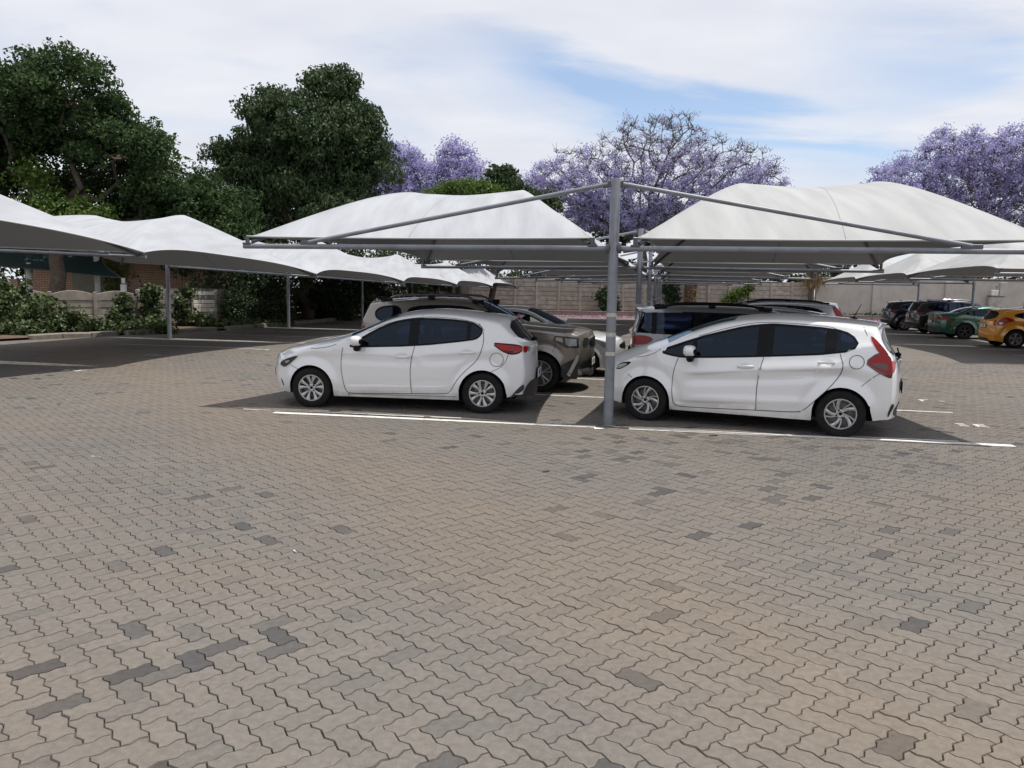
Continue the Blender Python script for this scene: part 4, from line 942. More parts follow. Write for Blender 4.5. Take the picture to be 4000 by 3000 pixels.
for k, (x, y, z0, z1, rr, lab) in enumerate(((-21.5, 35.5, 0, 2.62, .15, 'stout white post holding the pale green sail, leftmost'), (-18.75, 36.0, 0, 3.45, .12, 'tall white post between the tree trunk and the conifer'), (-16.9, 34.6, 0, 2.0, .13, 'short white post holding the corner of the dark sail'))):
    rt = empty('white_post', (x, y, 0), 0, lab, 'post', 'white posts behind the left fence'); m = MB(); m.lathe([(rr, z0), (rr, z1 - .25), (rr * .6, z1 - .2), (rr * .6, z1), (.001, z1)], 16); m.obj('shaft', MT['whitep'], rt, auto=R(40))
    m = MB(); m.lathe([(rr * 1.08, z1 - .27), (rr * 1.08, z1 - .22)], 16); m.obj('collar', MT['steel_d'], rt)
def sail(label, corners, sag, mat, group):
    c = np.array(corners, float); o = c.mean(0); rt = empty('shade_sail', (o[0], o[1], 0), 0, label, 'shade sail', group); n = 18
    a, b, d, e = c - np.array([o[0], o[1], 0]); P_ = []
    for i in range(n + 1):
        for j in range(n + 1):
            s_, t = i / n, j / n; inx = .5 + (s_ - .5) * (1 - .16 * math.sin(math.pi * t)); iny = .5 + (t - .5) * (1 - .16 * math.sin(math.pi * s_))
            p = (1 - inx) * ((1 - iny) * a + iny * e) + inx * ((1 - iny) * b + iny * d); p = p + np.array([0, 0, -sag * math.sin(math.pi * s_) * math.sin(math.pi * t)]); P_.append(p)
    ii = (np.arange(n)[:, None] * (n + 1) + np.arange(n)[None, :]); F = np.stack([ii, ii + n + 1, ii + n + 2, ii + 1], -1).reshape(-1, 4)
    link('net', fastmesh('net', np.array(P_), F, MT[mat], True), rt); m_ = MB()
    for q in (0, n): m_.tube([tuple(P_[q * (n + 1) + j]) for j in range(n + 1)], .02, 6); m_.tube([tuple(P_[j * (n + 1) + q]) for j in range(n + 1)], .02, 6)
    m_.obj('edge_cord', MT['steel_d'], rt, smooth=True)
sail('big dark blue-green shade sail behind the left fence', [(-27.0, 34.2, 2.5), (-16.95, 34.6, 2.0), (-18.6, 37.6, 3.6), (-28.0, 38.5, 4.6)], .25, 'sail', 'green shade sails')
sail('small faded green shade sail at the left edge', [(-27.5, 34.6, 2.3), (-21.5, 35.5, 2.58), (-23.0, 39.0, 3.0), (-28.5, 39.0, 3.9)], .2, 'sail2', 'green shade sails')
for x, y, hh, lab in ((-17.0, 36.5, 1.3, 'leaning black electric fence bracket before the brick wall'), (-19.0, 39.5, 1.3, 'black electric fence bracket beside the tall white post')):
    rt = empty('fence_bracket', (x, y, .9), 0, lab, 'fence bracket', 'electric fence brackets'); m = MB(); m.tube([(0.25, 0, 0), (-.15, 0, hh)], .028, 6); m.obj('rod', MT['steel_d'], rt)
    for q in range(5): m = MB(); t = .25 + q * .17; m.ell((.25 - .4 * t, -.03, hh * t), (.05, .05, .035), 8, 6); m.obj('insulator', CM['trim'], rt)
# meter box with lamp on the plastered wall
mb = empty('meter_box', (37.1, 61.5, 0), 0, 'grey electrical box with a small lamp on the plastered wall', 'electrical box')
m = MB(); m.box((0, 0, 1.45), (1.0, .35, .9), bev=.03); m.obj('cabinet', MT['plaster'], mb); m = MB(); m.box((0, -.19, 1.40), (.8, .03, .7), bev=.01); m.obj('door', MT['wallp2'], mb); m = MB(); m.box((0, -.02, 1.94), (1.15, .45, .08), bev=.01); m.obj('canopy', MT['steel_d'], mb)
m = MB(); m.box((-.15, -.05, 2.2), (.5, .2, .4), bev=.02); m.obj('lamp_box', MT['whitep'], mb); m = MB(); m.lathe([(.03, 2.4), (.03, 2.62), (.10, 2.66), (.10, 2.74), (.001, 2.78)], 10, c=(0, -.05, 0)); m.obj('lamp', MT['steel'], mb)
# lantern and pots on the far left wall
for x, y, lab in ((-4.7, 59.7, 'garden lantern on a bracket near the far left corner'),):
    rt = empty('garden_lantern', (x, y, 0), 0, lab, 'lantern'); m = MB(); m.tube([(0, 0, 0), (0, 0, 2.3)], .035, 8); m.obj('post', MT['steel_d'], rt); m = MB(); m.lathe([(.06, 2.3), (.16, 2.55), (.19, 2.62), (.02, 2.78)], 6); m.obj('lantern_head', MT['whitep'], rt)
# scraps lying on the paving
def scrap(x, y, pts, mat, label, cat):
    m_ = MB(); n = len(pts); m_.add([(a, b, .010 + .006 * math.sin(i * 2.1)) for i, (a, b) in enumerate(pts)] + [(a, b, .0045) for i, (a, b) in enumerate(pts)], [tuple(range(n))] + [(i, i + n, (i + 1) % n + n, (i + 1) % n) for i in range(n)])
    o = m_.obj(cat.replace(' ', '_'), mat, None); o.location = (x, y, 0); o.rotation_euler = (0, 0, random.uniform(0, 6)); tag(o, label, cat)
scrap(-6.68, 11.58, [(-.03, -.02), (.04, -.015), (.035, .02), (-.02, .025)], pmat('red_scrap', (.5, .03, .03), .6), 'small red scrap on the paving at far left', 'litter')
scrap(-4.28, 8.03, [(-.05, -.009), (.05, -.008), (.05, .009), (-.05, .008)], MT['whitep'], 'white paper strip on the paving left of centre', 'litter')
scrap(-1.45, 5.2, [(-.02, -.005), (.025, -.006), (.02, .007), (-.025, .006)], MT['whitep'], 'tiny white scrap in the middle of the paving', 'litter')
scrap(.35, 7.75, [(-.06, -.02), (.02, -.035), (.07, .01), (-.01, .03)], MT['bark'], 'dark dry leaf lying below the white line', 'dry leaf')
scrap(2.55, 9.9, [(-.07, -.015), (.05, -.03), (.09, .015), (-.02, .03)], MT['bark'], 'curled dark leaf in front of the right hatchback', 'dry leaf')
scrap(1.15, 10.25, [(-.06, -.03), (.08, -.02), (.05, .04), (-.04, .03)], MT['whitep'], 'white crumpled scrap at the foot of the banded pole', 'litter')

# ================================================================== CARS
sst = lambda t: (lambda q: q * q * (3 - 2 * q))(np.clip(t, 0.0, 1.0))
def chaikin(P_, n=2):
    P_ = [np.array(p, float) for p in P_]
    for _ in range(n):
        q = []
        for i in range(len(P_)):
            a, b = P_[i], P_[(i + 1) % len(P_)]; q += [a * .75 + b * .25, a * .25 + b * .75]
        P_ = q
    return P_
def smooth_open(P_, n=2):
    P_ = [np.array(p, float) for p in P_]
    for _ in range(n):
        q = [P_[0]]
        for a, b in zip(P_[:-1], P_[1:]): q += [a * .75 + b * .25, a * .25 + b * .75]
        P_ = q + [P_[-1]]
    return P_
def text_mesh(txt, size, mat, extr=.001):
    cu = bpy.data.curves.new('t', 'FONT'); cu.body = txt; cu.size = size; cu.align_x = 'CENTER'; cu.align_y = 'CENTER'; cu.extrude = extr; cu.resolution_u = 3
    o = bpy.data.objects.new('t', cu); C.objects.link(o); bpy.context.view_layer.update()
    me = bpy.data.meshes.new_from_object(o.evaluated_get(bpy.context.evaluated_depsgraph_get())); C.objects.unlink(o); bpy.data.objects.remove(o)
    me.materials.clear(); me.materials.append(mat); return me

class Car:
    """x runs from the front bumper to the tail, y across, z up; profiles are those of the body's shoulder edge"""
    def __init__(s, sp):
        s.sp = sp; s.W = sp['W']; s.Ra = sp.get('Ra', .345); s.R = sp.get('R', .30); s.wx = sp['wheels']; s.zw = s.R - .008
        f, t, r = sp['front'], sp['top'], sp['rear']
        fz = smooth_open(f, 2); rz = smooth_open(sorted(r), 2); tp = smooth_open(t, 2)
        s.fz = np.array([p[0] for p in fz]); s.fx = np.array([p[1] for p in fz]); s.rz = np.array([p[0] for p in rz]); s.rx = np.array([p[1] for p in rz])
        s.tx = np.array([p[0] for p in tp]); s.tz = np.array([p[1] for p in tp])
        s.X0, s.X1 = s.fx.min(), s.rx.max(); s.bf, s.br = sp.get('bf', .22), sp.get('br', .11); s.crown = sp.get('crown', .065)
        # keep the side grid square near the ground
        s.rx = np.where(s.rz < .5, np.maximum(s.rx, s.rx.max() - .03), s.rx); s.fx = np.where(s.fz < .42, np.minimum(s.fx, s.fx.min() + .03), s.fx); s.X0, s.X1 = s.fx.min(), s.rx.max()
        s.bx, s.bz = zip(*sp['belt']); s.k = sp.get('tum', .36); s.sill = sp.get('sill', .19)
        s.cre = sp.get('crease', [])
        s.cups = [(d['handle'][0] - .012, d['handle'][1] - .006, .062, .030, .020) for d in sp.get('doors', [])]
        s.D = []
        for D in sp['dlo']:
            P_ = chaikin(D['poly'], D.get('rnd', 2)); X = [p[0] for p in P_]; s.D.append((min(X), max(X), P_, D['panes']))
        s.D.sort(key=lambda d: d[0])
    def lohi(s, x):
        """lower and upper edge of the window band at x; closes to a line outside the openings"""
        best = None
        for xa, xb, P_, _ in s.D:
            xc = min(max(x, xa + .004), xb - .004); d = abs(x - xc); zs = []
            for i in range(len(P_)):
                p, q = P_[i], P_[(i + 1) % len(P_)]
                if (p[0] - xc) * (q[0] - xc) <= 0 and p[0] != q[0]: zs.append(p[1] + (q[1] - p[1]) * (xc - p[0]) / (q[0] - p[0]))
            if best is None or d < best[0]: best = (d, min(zs), max(zs))
        d, lo, hi = best
        if d > .0001:
            m_ = (lo + hi) / 2; h_ = max((hi - lo) / 2 * max(0, 1 - d / .10), .02 * min(1, d / .15)); lo, hi = m_ - h_, m_ + h_
        return lo, hi
    def Xf(s, z): return np.interp(z, s.fz, s.fx)
    def Xr(s, z): return np.interp(z, s.rz, s.rx)
    def zt(s, x): return np.interp(x, s.tx, s.tz)
    def S(s, x, z):
        x = np.asarray(x, float); z = np.asarray(z, float); W2 = s.W / 2
        pf = np.clip((s.X0 + .80 - x) / .80, 0, 1); pr = np.clip((x - (s.X1 - .85)) / .85, 0, 1)
        y = W2 * (1 - s.sp.get('tf', .17) * pf ** 2.4 - s.sp.get('tr', .11) * pr ** 2.4)
        y = y - .05 * np.clip((.46 - z) / .30, 0, 1) ** 2
        zb = np.interp(x, s.bx, s.bz)
        y = y - .022 * np.clip((z - .62) / np.maximum(zb - .62, .05), 0, 1.3) ** 2
        d = z - zb; soft = .05; y = y - s.k * np.where(d > soft, d - soft / 2, np.where(d > 0, d * d / (2 * soft), 0))
        for xw in s.wx:
            dist = np.hypot(x - xw, z - s.zw); y = y + .016 * np.exp(-((dist - s.Ra) / .055) ** 2) * (z > .2) - .012 * np.exp(-((dist - s.Ra - .13) / .05) ** 2) * (z > s.zw)
        for (x0, z0, x1, z1, amp, wd) in s.cre:
            zl = z0 + (z1 - z0) * (x - x0) / (x1 - x0); ends = sst((x - x0) / .25) * sst((x1 - x) / .25)
            q = (z - zl) / wd; y = y + amp * ends * np.where(q > 0, np.exp(-q * q * .5), np.exp(-q * q * 14)) - amp * .6 * ends * np.exp(-((q + 1.2) ** 2) * 1.5)
        for (dx_, dz_, rx_, rz_, am_) in s.sp.get('dents', []) + s.cups: y = y - am_ * np.exp(-((x - dx_) / rx_) ** 2 - ((z - dz_) / rz_) ** 2)
        # rolled shoulder at the top edge
        r = s.sp.get('roll', .055); dd = np.clip((r - (s.zt(x) - z)) / r, 0, 1); y = y - r * .8 * (1 - np.sqrt(np.maximum(1 - dd * dd, 0)))
        return np.maximum(y, .05)
    def low(s, x):
        z = s.sill + .05 * sst((s.X0 + .35 - x) / .35) + s.sp.get('rlift', .07) * sst((x - (s.X1 - .5)) / .5)
        for xw in s.wx:
            d = abs(x - xw)
            if d < s.Ra: z = max(z, s.zw + math.sqrt(max(s.Ra ** 2 - d * d, 0)))
        return z
    def body(s):
        xs = list(np.linspace(s.X0, s.X1, 90))
        for xw in s.wx:
            xs = [x for x in xs if abs(abs(x - xw) - s.Ra) > .012]
            xs += [xw + sg * (s.Ra + e) for sg in (-1, 1) for e in (.0015, -.0005, -.006, -.016, -.03)]
        shx = lambda x, z: x + (s.Xf(z) - s.X0) * float(sst(1 - (x - s.X0) / .5)) + (s.Xr(z) - s.X1) * float(sst(1 - (s.X1 - x) / 1.15))
        for xa, xb, P_, panes in s.D:
            for t in [xa, xa + .03, xb, xb - .03] + [max(min(v_, xb), xa) for ab in panes for v_ in ab]:
                x = t; zm = sum(s.lohi(t)) / 2
                for _ in range(20): x = x + .6 * (t - float(shx(x, zm)))
                if s.X0 < x < s.X1: xs.append(x)
        xs = sorted(xs); xs = [x for k, x in enumerate(xs) if k == 0 or x - xs[k - 1] > .0008]; nj = 26; j1, j2 = 12, 20; G = np.zeros((len(xs), nj + 1, 3))
        for i, x in enumerate(xs):
            wf = float(sst(1 - (x - s.X0) / .5)); wr = float(sst(1 - (s.X1 - x) / 1.15))
            sh = lambda z: x + (s.Xf(z) - s.X0) * wf + (s.Xr(z) - s.X1) * wr
            zt_ = s.zt(x)
            for _ in range(12): zt_ = .5 * zt_ + .5 * float(s.zt(sh(zt_)))
            zl = s.low(x)
            for _ in range(3): zl = s.low(sh(zl)) if abs(sh(zl) - x) > .002 else zl
            lo, hi = s.lohi(x)
            for _ in range(10): lo = .5 * lo + .5 * s.lohi(float(sh(lo)))[0]; hi = .5 * hi + .5 * s.lohi(float(sh(hi)))[1]
            hi = min(hi, zt_ - .03); lo = min(lo, hi - .002); lo = max(lo, zl + .02); hi = max(hi, lo + .001)
            zz_ = np.concatenate([np.linspace(zl, lo, j1 + 1), np.linspace(lo, hi, j2 - j1 + 1)[1:], hi + (zt_ - hi) * (1 - (1 - np.linspace(0, 1, nj - j2 + 1)[1:]) ** 1.5)]); xx = np.array([sh(z) for z in zz_]); G[i, :, 0] = xx; G[i, :, 2] = zz_; G[i, :, 1] = s.S(xx, zz_)
        s.G = G; ni = len(xs); m = MB(); n1_ = nj + 1
        for sg in (-1, 1):
            v = G.copy(); v[:, :, 1] *= sg
            fs_ = []
            for i in range(ni - 1):
                for j in range(nj):
                    if j1 <= j < j2 and not s.sp.get('solid'):
                        xm = (G[i, j, 0] + G[i + 1, j + 1, 0]) / 2
                        if any(max(a_, xa) < xm < min(b_, xb) for xa, xb, P_, panes in s.D for a_, b_ in panes): continue
                    a = i * n1_ + j; q = (a, a + n1_, a + n1_ + 1, a + 1); fs_.append(q if sg < 0 else q[::-1])
            m.add(v.reshape(-1, 3), fs_)
        # sheet over nose, bonnet, roof and tail
        ch = [(*G[0, j], 0, j / nj) for j in range(nj)] + [(*G[i, nj], 1, i / ni) for i in range(ni)] + [(*G[-1, j], 2, j / nj) for j in range(nj - 1, -1, -1)]
        Q = np.linspace(-1, 1, 17); Q = np.sign(Q) * (1 - (1 - np.abs(Q)) ** 1.35); vs_ = []
        for c in ch:
            for q in Q: vs_.append(s.sheet(c[0], c[1], c[2], int(c[3]), q))
        nq = len(Q); fs_ = []
        for a in range(len(ch) - 1):
            for b in range(nq - 1): i0 = a * nq + b; fs_.append((i0, i0 + nq, i0 + nq + 1, i0 + 1))
        m.add(vs_, fs_)
        return m
    def sheet(s, x, y, z, kind, q):
        aq = abs(q); wf = 1.0 if kind == 0 else float(sst(1 - (x - s.X0) / .95)) if kind == 1 else 0.0
        wr = 1.0 if kind == 2 else float(sst(1 - (s.X1 - x) / .7)) if kind == 1 else 0.0
        if kind == 1: wr = max(wr, float(sst(1 - (s.tx[-1] - x) / .45)))
        top = 1.0 if kind == 1 else float(sst((z - (s.tz[0] if kind == 0 else s.tz[-1]) + .22) / .22))
        xc, xw_ = s.sp.get('cowl', (1.1, 1.9)); ws = math.exp(-((x - xc) / .45) ** 2) if kind == 1 else 0
        return (x - s.bf * wf * (1 - aq ** 2.3) - .13 * ws * (1 - q * q) + s.br * wr * (1 - aq ** 2.6), q * y, z + s.crown * top * (1 - aq ** 2.4))
    # ---- pieces laid on the surface
    def side(s, poly, off=.004, x0=None, x1=None, inset=0.0, rnd=2, sg=-1, nx=26, nz=8, m=None, th=0.0):
        P_ = chaikin(poly, rnd) if rnd else [np.array(p, float) for p in poly]
        X = [p[0] for p in P_]; a = max(min(X), x0 if x0 is not None else -9) + inset * .5; b = min(max(X), x1 if x1 is not None else 99) - inset * .5
        m = m or MB(); xs = a + 1e-4 + (b - a - 2e-4) * (1 - np.cos(np.pi * np.linspace(0, 1, nx))) / 2; v = []
        for x in xs:
            zs = []
            for i in range(len(P_)):
                p, q = P_[i], P_[(i + 1) % len(P_)]
                if (p[0] - x) * (q[0] - x) <= 0 and p[0] != q[0]: zs.append(p[1] + (q[1] - p[1]) * (x - p[0]) / (q[0] - p[0]))
            lo, hi = (min(zs), max(zs)) if zs else (0, 0); lo += inset; hi -= inset
            if hi < lo: lo = hi = (lo + hi) / 2
            for z in np.linspace(lo, hi, nz + 1): v.append((x, sg * (float(s.S(x, min(z, float(s.zt(x)) - .002))) + off), z))
        n1_ = nz + 1; fs_ = [(i * n1_ + j, (i + 1) * n1_ + j, (i + 1) * n1_ + j + 1, i * n1_ + j + 1) for i in range(nx - 1) for j in range(nz)]
        return m.add(v, fs_ if sg < 0 else [f[::-1] for f in fs_])
    def strip(s, pts, wd=.007, off=.0035, sg=-1, m=None, rnd=2):
        m = m or MB(); P_ = smooth_open(pts, rnd); v = []
        for i, p in enumerate(P_):
            d = P_[min(i + 1, len(P_) - 1)] - P_[max(i - 1, 0)]; d /= np.linalg.norm(d) + 1e-9; n_ = np.array([-d[1], d[0]]) * wd / 2
            for q in (p - n_, p + n_): v.append((q[0], sg * (float(s.S(q[0], q[1])) + off), q[1]))
        fs_ = [(2 * i, 2 * i + 2, 2 * i + 3, 2 * i + 1) for i in range(len(P_) - 1)]
        return m.add(v, fs_ if sg < 0 else [f[::-1] for f in fs_])
    def face(s, poly, rear=True, off=.005, rnd=1, ny=14, nz=10, m=None, inset=0.0):
        """poly in (y,z) on the tail or nose"""
        P_ = chaikin(poly, rnd) if rnd else [np.array(p, float) for p in poly]; m = m or MB()
        Z = [p[1] for p in P_]; v = []
        for z in np.linspace(min(Z) + 1e-4 + inset, max(Z) - 1e-4 - inset, nz + 1):
            ys = []
            for i in range(len(P_)):
                p, q = P_[i], P_[(i + 1) % len(P_)]
                if (p[1] - z) * (q[1] - z) <= 0 and p[1] != q[1]: ys.append(p[0] + (q[0] - p[0]) * (z - p[1]) / (q[1] - p[1]))
            lo, hi = (min(ys) + inset, max(ys) - inset) if ys else (0, 0)
            for y in np.linspace(lo, hi, ny + 1):
                xe = float(s.Xr(z)) if rear else float(s.Xf(z)); ye = float(s.S(xe, z)); q = min(abs(y) / ye, 1.0)
                x = xe + (s.br * (1 - q ** 2.6) + off) if rear else xe - (s.bf * (1 - q ** 2.3) + off)
                top = float(sst((z - (s.tz[-1] if rear else s.tz[0]) + .22) / .22)); v.append((x, y, z + s.crown * top * (1 - q ** 2.4)))
        n1_ = ny + 1; fs_ = [(j * n1_ + i, j * n1_ + i + 1, (j + 1) * n1_ + i + 1, (j + 1) * n1_ + i) for j in range(nz) for i in range(ny)]
        return m.add(v, fs_ if rear else [f[::-1] for f in fs_])
    def roofpatch(s, x0, x1, q0, q1, off=.004, nx=16, nq=14, m=None):
        m = m or MB(); v = []
        for x in np.linspace(x0, x1, nx + 1):
            t = (x - x0) / (x1 - x0); qq = q0 + (q1 - q0) * t; z = float(s.zt(x)); y = float(s.S(x, z - .001)); dz = float(s.zt(x + .01) - s.zt(x - .01)) / .02; L_ = math.hypot(1, dz)
            for q in np.linspace(-qq, qq, nq + 1):
                p = s.sheet(x, y, z, 1, q); v.append((p[0] - dz / L_ * off, p[1], p[2] + off / L_))
        n1_ = nq + 1; return m.add(v, [(i * n1_ + j, (i + 1) * n1_ + j, (i + 1) * n1_ + j + 1, i * n1_ + j + 1) for i in range(nx) for j in range(nq)])

def wheel_meshes(R_, style, key):
    rr = R_ * .645; wd = .195
    t = MB(); t.lathe([(rr - .004, -wd * .42), (rr + .012, -wd * .48), (R_ * .84, -wd * .52), (R_ * .95, -wd * .46), (R_ * .99, -wd * .36), (R_, -wd * .15), (R_, wd * .15), (R_ * .99, wd * .36), (R_ * .95, wd * .46), (rr, wd * .48)], 48, 'y')
    for k in range(60):   # shoulder lugs
        a = 2 * math.pi * k / 60; M = Matrix.Rotation(-a, 4, 'Y') @ Matrix.Translation((R_ * .985, -wd * .30, 0)); t.box((0, 0, 0), (.012, .05, .018), M=M)
    tyre = t.mesh('tyre', CM['tyre'], auto=R(35))
    r_ = MB(); r_.lathe([(rr + .004, -wd * .47), (rr + .002, -wd * .505), (rr - .012, -wd * .505), (rr - .020, -wd * .44), (rr - .026, -wd * .1), (rr - .03, wd * .4)], 44, 'y')
    hub = -wd * .40
    r_.lathe([(.058, hub + .02), (.056, hub - .008), (.044, hub - .012), (.03, hub - .008), (.001, hub - .008)], 24, 'y')
    def spoke(a0, a1, w0, w1, w2, thick=.022, y0=hub, y1=-wd * .46):
        N_ = 7; ra, rb = .040, rr - .010; v = []
        for i in range(N_ + 1):
            t_ = i / N_; r2 = ra + (rb - ra) * t_; a = a0 + (a1 - a0) * t_; w_ = (w0 * (1 - t_) ** 2 + 2 * w1 * t_ * (1 - t_) + w2 * t_ * t_) / 2; y = y0 + (y1 - y0) * t_
            c_, s_ = math.cos(a), math.sin(a)
            for (ww, yy) in ((-w_, y + thick), (-w_, y), (-w_ * .55, y - .006), (w_ * .55, y - .006), (w_, y), (w_, y + thick)): v.append((c_ * r2 - s_ * ww, yy, s_ * r2 + c_ * ww))
        fs_ = [(i * 6 + j, i * 6 + j + 1, i * 6 + j + 7, i * 6 + j + 6) for i in range(N_) for j in range(5)]; r_.add(v, fs_)
    n = 5
    for k in range(n):
        a = 2 * math.pi * k / n + .35
        if style == 'petal':
            for d in (-.30, .30): spoke(a + d * .55, a + d, .030, .022, .062)
        elif style == 'blade':
            spoke(a, a - .52, .034, .034, .052); spoke(a + .30, a - .06, .022, .020, .024)
        elif style == 'star': spoke(a - .08, a - .17, .030, .026, .034); spoke(a + .08, a + .17, .030, .026, .034)
        else:
            for d in (-.22, .22): spoke(a + d * .5, a + d, .032, .026, .030)
    rim = r_.mesh('rim', CM['rimd'] if style == 'dark' else CM['rim'], auto=R(35))
    b = MB(); b.lathe([(.001, -wd * .02), (rr * .72, -wd * .02), (rr * .72, wd * .03)], 28, 'y'); b.lathe([(.001, wd * .12), (rr - .028, wd * .12)], 28, 'y')
    brk = b.mesh('brake_disc', CM['brake'] if style != 'dark' else CM['well'])
    c = MB()
    for k in range(4 if style in ('petal', 'blade') else 5):
        a = math.pi / 4 + 2 * math.pi * k / (4 if style in ('petal', 'blade') else 5) + (.35 if style == 'blade' else 0); cx_, cz_ = .050 * math.cos(a), .050 * math.sin(a)
        c.lathe([(.0115, hub - .004), (.0115, hub - .013)], 10, 'y', (cx_, 0, cz_)); c.lathe([(.0115, hub - .013), (.001, hub - .013)], 10, 'y', (cx_, 0, cz_))
    c.lathe([(.022, hub - .008), (.021, hub - .0125), (.001, hub - .0125)], 16, 'y'); nuts = c.mesh('wheel_nuts', CM['trim'])
    return tyre, rim, brk, nuts
WM = {}
def add_wheels(car, root, style, steer=0.0):
    key = (round(car.R, 3), style)
    if key not in WM: WM[key] = wheel_meshes(car.R, style, key)
    ty, rm, bk, nu = WM[key]
    for i, xw in enumerate(car.wx):
        for sg in (-1, 1):
            e = bpy.data.objects.new('wheel', ty); C.objects.link(e); e.parent = root; e.location = (xw, sg * (car.W / 2 - .118), car.R - .004)
            st = steer if i == 0 else 0; e.rotation_euler = (0, (0, .7)[i], 0) if not st else (0, 0, st)
            if sg > 0: e.rotation_euler = (0, 0, math.pi + st)
            for nm, me in (('rim', rm), ('brake_disc', bk), ('wheel_nuts', nu)): link(nm, me, e)
            m = MB(); n = 22; v = []; Rr = car.Ra + .012; y1 = sg * (car.W / 2 - .36)
            for k in range(n + 1):
                a = -.25 + (math.pi + .5) * k / n
                px_, pz_ = xw + Rr * math.cos(a), car.zw + Rr * math.sin(a); y0 = sg * (float(car.S(px_, pz_)) - .02)
                for y in (y0, y1): v.append((px_, y, pz_))
            m.add(v, [(2 * k, 2 * k + 1, 2 * k + 3, 2 * k + 2) for k in range(n)]); c0 = len(m.v); m.add([(xw, y1, car.zw)] + [v[2 * k + 1] for k in range(n + 1)], [(0, k + 1, k + 2) for k in range(n)]); m.obj('wheel_arch_liner', CM['well'], root)

